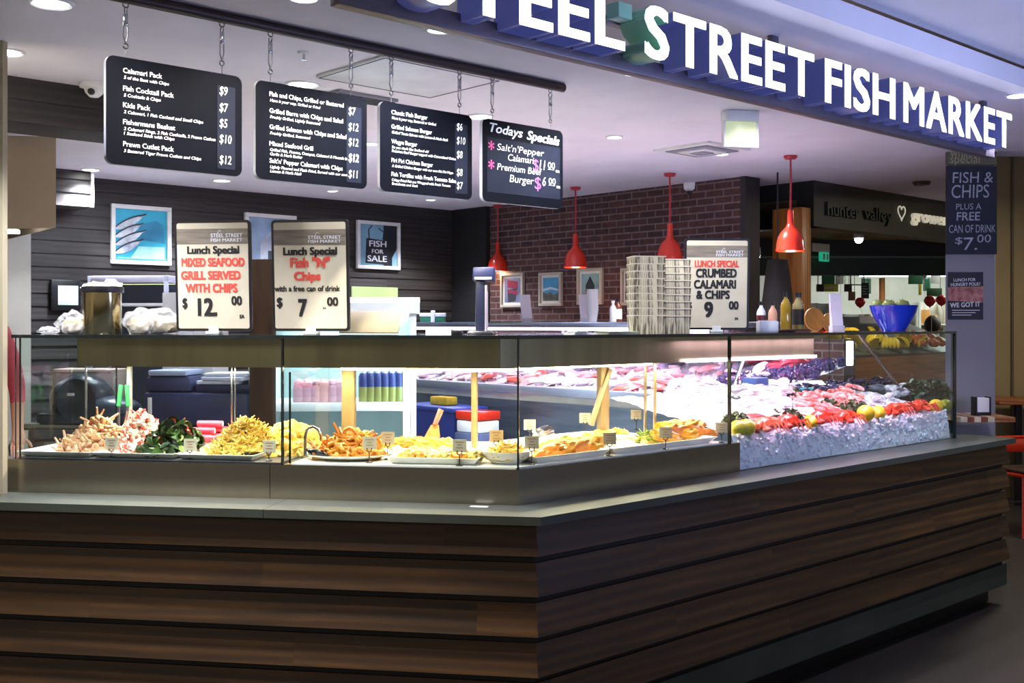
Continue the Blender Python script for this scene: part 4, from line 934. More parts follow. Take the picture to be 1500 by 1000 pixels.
def platter(c, w, d, rz, label, h=.020, m=None, grp=None, name='serving_platter'):
    mb = MB(); v = []
    def ring_(a, b, z): return [(-a, -b, z), (a, -b, z), (a, b, z), (-a, b, z)]
    v = ring_(w * .44, d * .42, 0) + ring_(w * .5, d * .5, h) + ring_(w * .48, d * .47, h) + ring_(w * .43, d * .40, .005)
    f = [(3, 2, 1, 0), (12, 13, 14, 15)]
    for a in (0, 4, 8):
        for k in range(4): j = (k + 1) % 4; f.append((a + k, a + j, a + 4 + j, a + 4 + k))
    mb.add(v, f); return tag(mb.build(name, m or M_tray, None, 0, None, c, rz), label, 'tray', grp)
# cold salads
for a, b, lab in ((60, 164, 'white platter under the tan calamari salad at the far left'), (166, 284, 'white platter under the green leaf salad'), (286, 396, 'white platter under the noodle salad')):
    w = q2(onL(b, .18))[0] - q2(onL(a, .18))[0]; platter(onL((a + b) / 2, .19), w * .99, .32, RL, lab)
heap('calamari_salad', 'heap of tan calamari salad at the far left of the case', 'salad', onL(138, .20, PT + .012), .125, .13, .115, [(p_strip, 1, 2.5, .022), (p_chunk, 0, 4, .024), (p_chunk, 1, 3, .022), (p_chunk, 2, .8, .014)], 230, [F_tan, F_tan2, F_pink], RL, 2, 1.3, (.1, .1))
heap('seafood_salad', 'heap of pink and white seafood stick salad behind the first price tag', 'salad', onL(192, .25, PT + .004), .095, .17, .150, [(p_chunk, 1, 4, .017), (p_chunk, 0, 4, .017), (p_strip, 2, .8, .014), (p_slice, 0, 1, .015)], 300, [F_wht, F_pink, F_red], RL, 3, 1.2, (.15, .3))
heap('green_salad', 'dark green leaf salad with tomato and cucumber', 'salad', onL(248, .18, PT + .010), .115, .13, .115, [(p_leaf, 1, 5, .022), (p_leaf, 2, 4, .022), (p_ball, 3, .7, .014), (p_slice, 4, .7, .016), (p_chunk, 0, 1, .012)], 220, [F_drk, F_lf, F_lf2, F_red, F_cuc], RL, 4, 1.4, (.1, .2))
heap('noodle_salad', 'tall heap of yellow noodle salad with dark herb flecks', 'salad', onL(352, .20, PT + .010), .125, .13, .130, [(p_strip, 1, 8, .013), (p_strip, 0, 4, .012), (p_chunk, 1, 4, .016), (p_chunk, 2, 3, .008)], 480, [F_nood, F_yel, F_drk], RL, 5, 1.2, (.15, .1))
heap('potato_salad', 'smooth pale yellow potato salad beside the glass divider', 'salad', onL(420, .34, PT), .15, .17, .105, [(p_chunk, 1, 5, .022), (p_ball, 0, 5, .022)], 170, [F_yel, F_pat], RL, 6, 1.5, (0, .2))
# seafood stick rolls
st = None
F_roll = fm('roll_pink', 'e0506a', 'd23f5a')
for k, (px, y, dz, a) in enumerate(((290, .36, 0, .3), (300, .40, 0, .1), (312, .43, 0, -.1), (296, .38, .026, .2), (318, .44, .026, 0), (300, .33, 0, .4), (330, .45, 0, .1), (308, .42, .05, .1))):
    if st is None:
        st = D.objects.new('seafood_stick', None); COL.objects.link(st); MB(Mat((0, 0, .0135), 0, 0, PI / 2)).lathe([(0, -.05), (.0128, -.05), (.0132, 0), (.0128, .05), (0, .05)], 14).build('pink_skin', F_roll, st)
        MB(Mat((0, 0, .0135), 0, 0, PI / 2)).lathe([(0, .0502), (.010, .0502), (.010, .051), (0, .051)], 14).build('white_core', F_wht, st); o = st
    else: o = dup(st)
    o.location = onL(px, y, PT + .03 + dz); o.rotation_euler.z = RL + a
    tag(o, 'bright pink seafood stick in the pile between green salad and noodle salad', 'seafood stick', 'pink seafood sticks')
mb = MB(); mb.rbox(-.10, .10, -.075, .075, 0, .029, .006); tag(mb.build('serving_tub', M_tray, None, 35, None, onL(309, .40), RL), 'white tub under the pink seafood sticks', 'tub')
# tongs with green handles
p = onL(178, .40); t = thing('tongs', 'tongs with green handles standing in the seafood salad', 'tongs', p, RL)
for s, a in ((-1, .0), (1, .05)):
    mb = MB(); mb.tube([(s * .012, 0, .08), (s * .018 + a * .1, .01, .16)], .0055, 6); mb.build('steel_arm', M_chrome, t)
    mb = MB(); mb.tube([(s * .018 + a * .1, .01, .16), (s * .010 + a * .1, .015, .245)], .009, 8); mb.build('green_handle', fm('green_grip', '2e8a4e', '247540'), t)
# hot food
def gtray(px0, px1, y0, y1, left, label, h=.024):
    if left: a, b = q2(onL(px0, y0))[0], q2(onL(px1, y0))[0]; c = Q((a + b) / 2, (y0 + y1) / 2, PT); rz = RL
    else: a, b = uv(onR(px0, y0))[0], uv(onR(px1, y0))[0]; c = P((a + b) / 2, (y0 + y1) / 2, PT); rz = RU
    return platter(c, abs(b - a), y1 - y0, rz, label, h, M_tray), c
M_wplat = mat('white_glaze', 'f2efe6', 'e8e4d8', 4, .15)
def oval(c, a, b, label, rz): 
    mb = MB(Matrix.Diagonal((1, b / a, 1, 1))); mb.lathe([(0, .0), (a * .6, 0), (a * .95, .016), (a, .022), (a * .93, .020), (a * .6, .006), (0, .005)], 36); return tag(mb.build('oval_plate', M_wplat, None, 35, None, c, rz), label, 'plate')
c = onL(510, .17); oval(c, .165, .13, 'oval white plate under the fried calamari rings and mussels', RL)
heap('fried_calamari', 'heap of fried orange calamari rings and prawns on the oval plate', 'fried food', c + Vector((.015, 0, .012)), .125, .10, .075, [(p_ring, 1, 5, .019), (p_strip, 2, 4, .022), (p_chunk, 1, 1, .018)], 130, [F_org, F_gold, F_org], RL, 8, 1.4, (0, .2))
ms = None
F_mus = fm('mussel_shell', '1d1a22', '121016', 30, .15); F_mflesh = fm('mussel_lip', '6a5a4a', '54463a')
for k, (dx, dy, a) in enumerate(((-.125, -.045, .3), (-.095, -.075, .9), (-.135, -.005, -.2))):
    if ms is None:
        ms = D.objects.new('black_mussel', None); COL.objects.link(ms); mb = MB(); mb.ball((0, 0, .014), (.036, .018, .011), 2); mb.build('shell', F_mus, ms); mb = MB(); mb.ball((.012, 0, .017), (.020, .013, .0095), 2); mb.build('lip', F_mflesh, ms); o = ms
    else: o = dup(ms)
    o.location = c + Vector((dx, dy, .015)); o.rotation_euler = (.2, -.25, a + 2); tag(o, 'shiny black mussel at the left edge of the fried calamari plate', 'mussel', 'mussels on the calamari plate')
gtray(565, 700, .03, .30, True, 'flat white tray of patties left of the case corner'); gtray(572, 700, .31, .58, True, 'white tray of crumbed fillets behind the patties')
def patty_mesh(r, seed, ry=.8, h=.016):
    h *= 1.35
    mb = MB(); mb.ball((0, 0, h * .6), (r, r * ry, h), 3, .42, 4.2, seed); return mb
def scatter(name, label, cat, grp, mats, spots, mesh_fn, tilt=.25):
    protos = []
    for k, (p, rz) in enumerate(spots):
        m = mats[k % len(mats)]
        if k < max(3, len(mats)): o = mesh_fn(k).build(name, m, None, 45); protos.append(o)
        else: o = protos[k % len(protos)].copy(); COL.objects.link(o)
        o.location = p; o.rotation_euler = (rnd(-tilt, tilt), rnd(-tilt, tilt), rz); tag(o, label, cat, grp)
random.seed(21)
scatter('fish_patty', 'golden green fish patty overlapping others along the front of the flat white tray', 'patty', 'patties along the front tray', [F_pat, F_gold, F_pat], [(onL(598 + 19 * k, .10 + .012 * (k % 2), PT + .012 + .004 * (k % 2)), rnd(0, 3)) for k in range(6)] + [(onL(610 + 20 * k, .20, PT + .012), rnd(0, 3)) for k in range(4)], lambda k: patty_mesh(.038, k))
scatter('crumbed_fillet', 'golden crumbed fillet lying behind the patties', 'fillet', 'crumbed fillets in the back tray', [F_gold, F_org], [(onL(586 + 17 * k, .44, PT + .012 + .004 * (k % 2)), rnd(-.4, .4)) for k in range(5)], lambda k: patty_mesh(.055, k + 5, .5, .018))
# spatula
pa, pb, pc_ = pq(646, 600, .36), pq(637, 622, .34), pq(633, 640, .32)
t = thing('spatula', 'wide spatula with reddish handle leaning at the back of the hot case', 'spatula', pc_, RL)
rl = lambda p: Mat((0, 0, 0), -RL) @ (p - pc_)
a3, b3 = rl(pa), rl(pb)
mb = MB(); mb.tube([b3, a3], [.009, .011], 8); mb.build('handle', fm('pinkish_handle', 'b06a5c', '9c5a4e'), t)
mb = MB(); w0, w1 = .014, .030; z = Vector((0, 0, -.02)); e = b3 * .05
mb.add([(b3.x - w0, b3.y, b3.z), (b3.x + w0, b3.y, b3.z), (w1, 0, -.0), (-w1, 0, -.0), (b3.x - w0, b3.y + .003, b3.z), (b3.x + w0, b3.y + .003, b3.z), (w1, .003, -.0), (-w1, .003, -.0)], [(3, 2, 1, 0), (4, 5, 6, 7), (0, 1, 5, 4), (2, 3, 7, 6), (1, 2, 6, 5), (3, 0, 4, 7)]); mb.build('blade', fm('bronze_blade', 'b58a56', 'a67c4a', 8, .3), t, smooth=0)
# white bowl in the corner
def bowl(c, r, h, label): return tag(MB().lathe([(0, 0), (r * .55, 0), (r * .85, h * .5), (r, h), (r * .96, h), (r * .8, h * .5), (r * .5, .006), (0, .006)], 32).build('white_bowl', M_wplat, None, 35, None, c), label, 'bowl')
c = onL(742, .14) ; bowl(c, .095, .045, 'shallow white bowl of pasta in the corner of the glass')
heap('pasta_salad', 'pale yellow pasta mound in the shallow corner bowl', 'pasta', c + Vector((0, 0, .012)), .075, .075, .05, [(p_strip, 1, 5, .013), (p_chunk, 2, 1, .006)], 120, [F_pat, F_yel, F_grn], 0, 9)
gtray(786, 895, .03, .26, False, 'white tray of golden battered fillets right of the glass corner'); gtray(830, 930, .28, .56, False, 'white tray at the back with small golden pieces'); gtray(898, 1052, .03, .30, False, 'long white tray of battered fish at the right end of the hot case')
random.seed(5)
scatter('battered_fillet', 'golden battered fillet piled on the tray just right of the glass corner', 'fillet', 'battered fillets right of the corner', [F_org, F_gold, F_gold], [(onR(806 + 13 * k, .11 + .015 * (k % 3), PT + .012 + .006 * (k % 2)), rnd(-.5, .5)) for k in range(6)] + [(onR(812 + 16 * k, .19, PT + .014), rnd(-.4, .4)) for k in range(4)], lambda k: patty_mesh(.062, k + 11, .5, .020))
scatter('battered_fish', 'deep golden battered fish heaped at the right end of the hot case', 'fried fish', 'battered fish at the right end', [F_gold, F_org, F_gold], [(onR(975 + 12 * k, .13 + .02 * (k % 2), PT + .012 + .018 * (k % 2)), rnd(-.5, .5)) for k in range(5)] + [(onR(985 + 13 * k, .21, PT + .035), rnd(-.5, .5)) for k in range(3)], lambda k: patty_mesh(.072, k + 31, .36, .022))
scatter('small_fritter', 'small golden fritter in the back tray near the brown brace', 'fritter', 'fritters in the back tray', [F_gold, F_yel], [(onR(858 + 9 * k, .40 + .03 * (k % 3), PT + .010), rnd(0, 3)) for k in range(7)], lambda k: patty_mesh(.024, k + 41, .8, .014))
heap('green_garnish', 'pale green and yellow vegetable mix in the middle of the right hot trays', 'vegetables', onR(830, .30, PT + .006), .10, .08, .035, [(p_chunk, 1, 3, .014), (p_chunk, 0, 3, .014)], 90, [F_pat, F_grn], RU, 12)
heap('green_garnish', 'pale green shredded garnish left of the battered fish', 'vegetables', onR(950, .20, PT + .006), .06, .06, .04, [(p_strip, 1, 3, .012), (p_chunk, 0, 2, .01)], 80, [F_pat, F_grn], RU, 13)
# bread roll like loaf and steel scoop at the back
p = onR(796, .50); t = thing('food_scoop', 'shiny steel scoop resting in the back of the hot case right of the corner', 'scoop', p, RU + .5)
MB(Mat((0, 0, .035), 0, 0, PI / 2)).lathe([(.0, -.06), (.03, -.055), (.034, 0), (.034, .05), (.031, .05), (.031, 0), (.026, -.05), (0, -.055)], 20).build('bowl', M_chrome, t); MB().tube([(-.06, 0, .035), (-.13, 0, .06)], .007, 8).build('handle', M_chrome, t)
random.seed(77)
# price tags on little chrome stands
def ptag(p, rz, label, h=.055, w=.050, ch=.044, back=False):
    t = thing('price_tag', label, 'price tag', p, rz, 'small price tags in the hot food case')
    mb = MB(); mb.lathe([(0, 0), (.012, 0), (.012, .003), (.003, .005), (.002, .006)], 12); mb.tube([(0, 0, .004), (0, 0, h * .75)], .0020, 6)
    for s in (-1, 1): mb.tube([(0, 0, h * .70), (s * .008, 0, h * .78), (s * .008, -.002, h * .95)], .0022, 6)
    mb.build('stand', mat('tag_steel', '5a5650', '4c4844', 6, .3, .7), t)
    mb = MB(); mb.rbox(-w / 2, w / 2, .0022, .0040, h * .85, h * .85 + ch, .0008, 1); mb.build('card', M_card, t)
    mb = MB()
    for k, ww in enumerate((.6, .35, .5)): mb.box(-w * ww / 2, w * ww / 2, .0017, .0021, h * .85 + ch * (.75 - .22 * k), h * .85 + ch * (.80 - .22 * k))
    mb.build('print', mat('tag_print', 'a06a50', '905c44', 9, .6), t)
for px, y, h, lab in ((163, .045, .035, 'price tag in front of the calamari salad'), (278, .05, .035, 'price tag in front of the green leaf salad'), (394, .05, .035, 'price tag in front of the noodle salad'), (541, .06, .055, 'price tag in front of the fried calamari plate'),
                      (568, .16, .065, 'price tag between the calamari plate and the patties'), (673, .03, .055, 'price tag in front of the fish patties, nearest the glass'), (727, .20, .075, 'price tag standing behind the corner pasta bowl')):
    ptag(onL(px, y), RL + rnd(-.1, .1), lab, h)
for px, y, h, lab in ((779, .035, .065, 'price tag just right of the glass corner seam'), (893, .02, .050, 'price tag in front of the second right hand tray'), (975, .02, .050, 'price tag in front of the battered fish'), (1057, .02, .045, 'price tag at the right end of the hot case by the seam'),
                      (776, .62, .05, 'blank white card at the back left of the steel scoop'), (857, .62, .06, 'blank white card at the back left of the brown brace'), (932, .62, .055, 'blank white card at the back by the thin rods')):
    ptag(onR(px, y), RU - .75, lab, h)

# ------------------------------------------------------------------ ice bed and seafood
M_ice = mat('crushed_ice', 'f3f1f8', 'e6e4ee', 40, .16, 0, .3, spec=.7, sss=.35)
def zice(u, v): return 1.025 + .13 * min(1, max(0, v - .03) / .7) + .012 * noise.noise(Vector((u * 9, v * 9, 3))) + .008 * noise.noise(Vector((u * 24, v * 24, 1)))
mb = MB(); nu, nv = 130, 44; u0_, u1_ = UE + .004, UG - .016; v0_, v1_ = .016, .73
vv = []; ff = []
for i in range(nu + 1):
    for j in range(nv + 1):
        u = u0_ + (u1_ - u0_) * i / nu
        if j < 14:     # front face of the ice against the glass
            s = j / 14; z = LEDGE + .002 + s * (zice(u, .03) - LEDGE - .01); v = v0_ + .004 + .010 * abs(noise.noise(Vector((u * 26, z * 26, 2)))) + .02 * s * s
        else:
            s = (j - 14) / (nv - 14); v = v0_ + .03 + (v1_ - v0_ - .03) * s; z = zice(u, v)
        vv.append((u, v, z))
for i in range(nu):
    for j in range(nv): k = i * (nv + 1) + j; ff.append((k, k + nv + 1, k + nv + 2, k + 1))
mb.add(vv, ff)
random.seed(9)
for _ in range(1000):
    u = rnd(u0_ + .02, u1_ - .02)
    if random.random() < .62: z = rnd(LEDGE + .01, 1.03); v = v0_ + rnd(.006, .018)
    else: v = rnd(v0_ + .02, v1_); z = zice(u, v) + .002
    s = rnd(.006, .014); mb.rbox(-s, s, -s * .6, s * .6, -s * .7, s * .7, s * .3, 1, None, Mat((u, v, z)) @ rot())
tag(mb.build('crushed_ice', M_ice, None, 30, None, O, RU), 'long bed of crushed ice behind the glass at the right end', 'ice', None, 'stuff')
def zarm(u, v): return 1.075 + .17 * (u - UA0 - .07) + .010 * noise.noise(Vector((u * 8, v * 8, 5)))
mb = MB(); vv = []; ff = []; nu, nv = 30, 90
for i in range(nu + 1):
    for j in range(nv + 1): u = UA0 + .075 + (UA1 - UA0 - .08) * i / nu; v = VA0 + .01 + (VA1 - VA0 - .02) * j / nv; vv.append((u, v, zarm(u, v)))
for i in range(nu):
    for j in range(nv): k = i * (nv + 1) + j; ff.append((k, k + nv + 1, k + nv + 2, k + 1))
mb.add(vv, ff)
for _ in range(700):
    u, v = rnd(UA0 + .09, UA1 - .02), rnd(VA0 + .02, VA1 - .02); s = rnd(.007, .015); mb.rbox(-s, s, -s * .6, s * .6, -s * .7, s * .7, s * .3, 1, None, Mat((u, v, zarm(u, v) + .003)) @ rot())
tag(mb.build('crushed_ice', M_ice, None, 30, None, O, RU), 'ice along the back counter under the fish fillets', 'ice', None, 'stuff')
# fish fillets
def fillet(L_, w, h, seed):
    mb = MB(); n = 9; m = 8; vv = []; ff = []
    for i in range(n + 1):
        s = i / n; ww = w * (math.sin(PI * (s * .86 + .09)) ** .8) * (1 - .35 * s); hh = h * (math.sin(PI * (s * .9 + .05)) ** .7); yb = .12 * L_ * math.sin(s * 2.4 + seed)
        for k in range(m):
            a = 2 * PI * k / m; vv.append((L_ * (s - .5), yb + ww * math.cos(a), hh * (.55 + .55 * math.sin(a)) + .004 * noise.noise(Vector((s * 5, a, seed)))))
    for i in range(n):
        for k in range(m): ff.append((i * m + k, (i + 1) * m + k, (i + 1) * m + (k + 1) % m, i * m + (k + 1) % m))
    ff += [tuple(range(m)), tuple(range(n * m + m - 1, n * m - 1, -1))]
    return mb.add(vv, ff)
F_wf = fm('white_fish', 'f0dcdc', 'e3bcc2', 14, .25); F_pf = fm('pink_fish', 'e8a9a8', 'd98f92', 14, .25); F_sal = fm('salmon', 'e8705c', 'd9584a', 14, .25); F_wh2 = fm('pearly_fish', 'ebe4ea', 'cfc3d0', 14, .2); F_dk = fm('silver_skin', '9a94a8', '5d586c', 9, .22)
random.seed(33)
def spots_arm(n, ua, ub, va, vb): return [(P(u, v, zarm(u, v) + .006 + .012 * random.random()), RU + rnd(-1, 1)) for u, v in [(rnd(ua, ub), rnd(va, vb)) for _ in range(n)]]
random.seed(34)
scatter('fish_fillet', 'pale pink fish fillet overlapping others on the ice of the back counter', 'fish fillet', 'fillets on the back counter', [F_wf, F_pf, F_wh2, F_wf], spots_arm(150, UA0 + .14, UA0 + .75, VA0 + .12, VA1 - .15), lambda k: fillet(.22, .045, .032, k), .3)
scatter('salmon_fillet', 'red salmon fillet among the pale fillets on the back counter', 'fish fillet', 'salmon on the back counter', [F_sal], spots_arm(9, UA0 + .15, UA0 + .4, VA0 + .4, VA0 + 2.4), lambda k: fillet(.20, .05, .038, k + 3), .25)
scatter('whole_fish', 'silvery whole fish lying further back on the back counter ice', 'fish', 'whole fish on the back counter', [F_dk, F_wh2], spots_arm(22, UA0 + .6, UA1 - .2, VA0 + .2, VA1 - .2), lambda k: fillet(.30, .04, .06, k + 7), .2)
random.seed(35)
scatter('purple_shellfish', 'dark purple shellfish heaped on the end of the back counter nearest the front ice', 'shellfish', 'shellfish at the back counter end', [fm('purple_shell', '4a3a6e', '33264f', 25, .25), fm('plum_shell', '5c3560', '402344', 25, .25)], spots_arm(110, UA0 + .35, UA1 - .05, VA0 + .03, VA0 + .45), lambda k: patty_mesh(.034, k + 80, .6, .024), .5)
scatter('red_fish', 'red skinned fish lying at the near end of the back counter', 'fish', 'red fish on the back counter end', [fm('red_skin', 'c9485c', 'a8384c', 14, .25)], spots_arm(9, UA0 + .7, UA1 - .15, VA0 + .15, VA0 + .7), lambda k: fillet(.30, .05, .07, k + 4), .2)
# front ice display
def onI(px, v, dz=0.0): p = pv(px, 600, v); u = uv(p)[0]; return Vector((p.x, p.y, zice(u, v) + dz))
F_cray = fm('cray_red', 'e0482c', 'c93420', 25, .3); F_prawn = fm('prawn_pink', 'ee8f86', 'e06a64', 25, .3)
def crayfish(p, rz, L_, label, m=F_cray):
    t = thing('crayfish', label, 'crayfish', p, rz)
    mb = MB(); pts = [(L_ * (s - .5), .02 * math.sin(s * 3), .028 + .008 * math.sin(s * 3)) for s in [i / 10 for i in range(11)]]
    mb.tube(pts, [.012, .026, .031, .032, .029, .025, .027, .023, .024, .019, .012], 10); 
    for k in range(5): mb.lathe([(0, -.001), (.030 - .003 * k, -.001), (.028 - .003 * k, .006), (0, .006)], 12, M=Mat((L_ * (.02 + .085 * k), .015, .034), 0, 0, PI / 2))
    mb.build('shell', m, t)
    mb = MB()
    for k in range(5): mb.ball((L_ * .52 + .02, (k - 2) * .014 + .005, .022), (.026, .010, .004), 1)
    mb.build('tail_fan', m, t)
    for s in (-1, 1):
        for k in range(4):
            mb = MB(); x = -L_ * .3 + .035 * k; mb.tube([(x, s * .022, .025), (x - .02, s * .06, .045), (x - .035, s * .09, .006)], [.005, .004, .002], 5); mb.build('leg', m, t)
        mb = MB(); mb.tube([(-L_ * .45, s * .012, .035), (-L_ * .7, s * .05, .06), (-L_ * .9, s * .09, .03)], [.004, .003, .001], 5); mb.build('feeler', m, t)
        mb = MB(); mb.tube([(-L_ * .40, s * .02, .028), (-L_ * .52, s * .05, .022)], [.010, .009], 6); mb.ball((-L_ * .60, s * .055, .022), (.035, .014, .012), 2, .2, 2, 3); mb.build('claw', m, t)
crayfish(onI(1128, .055, .0), RU + .15, .24, 'salmon coloured crayfish nearest the seam at the front of ice', fm('cray_salmon', 'ea7a58', 'de6244', 25, .3)); crayfish(onI(1162, .06, .0), RU + .05, .22, 'orange crayfish behind the white seafood price card')
crayfish(onI(1210, .07, -.005), RU + .05, .25, 'red crayfish in the middle of the front ice, left of the lemons'); crayfish(onI(1243, .06, -.005), RU + .2, .22, 'red crayfish touching the big lemon')
crayfish(onI(1320, .07, .0), RU + .05, .30, 'long red crayfish right of the big lemons'); crayfish(onI(1352, .09, .0), RU + .3, .26, 'red crayfish at the far right below the dark kale')
def lemon(p, rz, label, m, r=.034):
    t = thing('lemon', label, 'lemon', p, 0); MB(Mat((0, 0, r), rz, 0, PI / 2)).lathe([(0, -r * 1.5), (r * .22, -r * 1.42), (r * .6, -r * 1.05), (r * .95, -r * .4), (r, 0), (r * .95, r * .4), (r * .6, r * 1.05), (r * .22, r * 1.42), (0, r * 1.5)], 20).build('peel', m, t)
F_lem = fm('lemon_peel', 'e8c030', 'dcae20', 60, .35); F_lem2 = fm('green_lemon', 'b8b432', 'a3a028', 60, .35)
for px, v, a, r, m, lab in ((1081, .06, .3, .036, F_lem2, 'greenish lemon partly behind the dark glass seam'), (1094, .05, .1, .037, F_lem2, 'greenish yellow lemon at the left end of the ice'), (1187, .05, .8, .034, F_lem, 'lemon half sunk in ice beside the white price card'),
                            (1268, .05, .2, .042, F_lem, 'big bright lemon between two red crayfish'), (1286, .06, .6, .038, F_lem, 'second bright lemon just right of the big lemon'), (1371, .07, .2, .038, F_lem, 'lemon at the far right end by the corner glass'), (1385, .10, .4, .034, F_lem2, 'small lime green lemon at the very right corner')):
    lemon(onI(px, v, -.012), RU + a, lab, m, r)
def bunch(p, r, h, n, label, cat, ms, seed, name='parsley_bunch', s=.014):
    random.seed(seed); mb = MB()
    for _ in range(n):
        q = Vector((rnd(-1, 1), rnd(-1, 1), rnd(-.1, 1)))
        if q.length > 1: q.normalize()
        M = Matrix.Translation((q.x * r, q.y * r, max(.004, q.z * h))); p_leaf(mb, M, random.randrange(len(ms)), s * rnd(.6, 1.2))
    for k in range(7): mb.tube([(0, 0, 0), (rnd(-r, r) * .7, rnd(-r, r) * .7, h * .8)], .002, 4, 0)
    return tag(mb.build(name, ms, None, 0, None, p), label, cat)
F_par = fm('parsley', '4d6136', '37482a'); F_par2 = fm('parsley_dark', '334226', '26331e'); F_kale = fm('kale', '2f4a26', '20371b')
for px, v, r, h, lab, sd in ((1078, .14, .06, .075, 'parsley bunch behind the greenish lemons', 1), (1150, .13, .085, .07, 'parsley bunch behind the orange crayfish', 2), (1250, .16, .075, .075, 'parsley bunch above the big lemon', 3), (1212, .30, .05, .045, 'small sprig of parsley left of the middle bunch', 4), (1155, .55, .06, .05, 'parsley bunch at the back near the blue tub', 5)):
    bunch(onI(px, v, -.004), r, h, 150, lab, 'parsley', [F_par, F_par2], sd)
bunch(onI(1356, .30, -.004), .13, .115, 260, 'big dark green kale bunch at the right end', 'kale', [F_kale, F_par2, F_kale], 8, 'kale_bunch', .022)
random.seed(41)
SPI = lambda n, a, b, v0, v1, dz=.004: [(onI(rnd(a, b), rnd(v0, v1), dz + rnd(0, .012)), RU + rnd(-.9, .9)) for _ in range(n)]
scatter('white_fillet', 'thick white fillet on the left part of the front ice', 'fish fillet', 'white fillets on the front ice', [F_wh2, F_wf, F_wh2], SPI(60, 1082, 1150, .16, .66, .012), lambda k: fillet(.17, .045, .034, k + 2), .25)
def prawn(k):
    mb = MB(); pts = [(.032 * math.cos(a), .032 * math.sin(a), .012 + .003 * k) for a in [i * .42 for i in range(9)]]
    mb.tube(pts, [.004, .010, .0125, .012, .011, .010, .008, .006, .002], 7); mb.ball((.032 * math.cos(3.5), .032 * math.sin(3.5), .010), (.010, .014, .003), 1); return mb
scatter('cooked_prawn', 'pink cooked prawn in the loose pile across the middle ice', 'prawn', 'prawns on the front ice', [F_prawn, fm('prawn_pale', 'f2b9b2', 'e8a09a', 25, .3), F_prawn], SPI(120, 1165, 1262, .16, .50), prawn, .4)
scatter('raw_prawn', 'reddish raw prawn near the left lemons', 'prawn', 'raw prawns beside the parsley', [F_sal, F_prawn], SPI(20, 1092, 1128, .08, .16), prawn, .3)
def mussel(k): mb = MB(); mb.ball((0, 0, .010), (.034, .017, .011), 2, .12, 2, k); return mb
F_mv = fm('violet_shell', '3a3058', '282040', 25, .2); F_mb = fm('blue_black_shell', '1f1c2c', '16141f', 25, .2)
scatter('mussel', 'dark violet mussel in the heap at the back of ice', 'mussel', 'mussels at the back of the ice', [F_mv, F_mb, F_mv], SPI(130, 1085, 1300, .52, .68, .008), mussel, .5)
scatter('oyster', 'pale half shell oyster behind the long red crayfish', 'oyster', 'oysters right of the middle', [F_wh2, F_dk], SPI(26, 1275, 1345, .28, .50), lambda k: patty_mesh(.036, k + 60, .75, .012), .3)
# blue tub and cards among the ice
p = onI(1107, .62); mb = MB(); mb.rbox(-.055, .055, -.045, .045, .0, .10, .008); tag(mb.build('blue_tub', mat('blue_plastic', '5c74b0', '4c64a0', 4, .35), None, 35, None, p - Vector((0, 0, .01)), RU), 'small blue tub standing at the back of ice near the seam', 'tub')
t = thing('seafood_price_card', 'white price card with red and grey print leaning on the front ice', 'price tag', onI(1184, .10), RU - .5)
mb = MB(Mat((0, 0, .02), 0, math.radians(-52))); mb.rbox(-.060, .060, -.001, .001, 0, .085, .0008, 1); mb.build('card', M_white, t)
mb = MB(Mat((0, 0, .02), 0, math.radians(-52)))
for k in range(3): mb.box(-.035 + .02 * k, -.023 + .02 * k, -.0018, -.0011, .045, .070)
mb.build('grey_print', mat('grey_print', '77747a'), t)
mb = MB(Mat((0, 0, .02), 0, math.radians(-52)))
for k in range(3): mb.box(.005 + .017 * k, .015 + .017 * k, -.0018, -.0011, .012, .032)
mb.build('red_print', mat('crimson_print', 'b02a4a'), t); MB().tube([(-.05, .05, 0), (-.065, .03, .12)], .002, 5).build('spike', M_dark, t)
for px, v, w, lab in ((1140, .50, .07, 'blank white card lying on the fillets near the back'), (1192, .60, .075, 'narrow white card at the back above the teal tongs')):
    mb = MB(Mat((0, 0, .02), 0, math.radians(-65))); mb.rbox(-w, w, -.001, .001, 0, .05, .0008, 1); tag(mb.build('blank_card', M_white, None, 35, None, onI(px, v, .015), RU - .5), lab, 'price tag')
p = onI(1182, .56, .01); t = thing('teal_tongs', 'teal plastic tongs lying at the back of the middle ice', 'tongs', p, RU)
for s in (-1, 1): MB().tube([(-.06, s * .004, .012), (0, s * .02, .016), (.06, s * .026, .012)], .009, 6).build('arm', mat('teal_plastic', '4fb5bd', '3fa3ab', 4, .4), t)
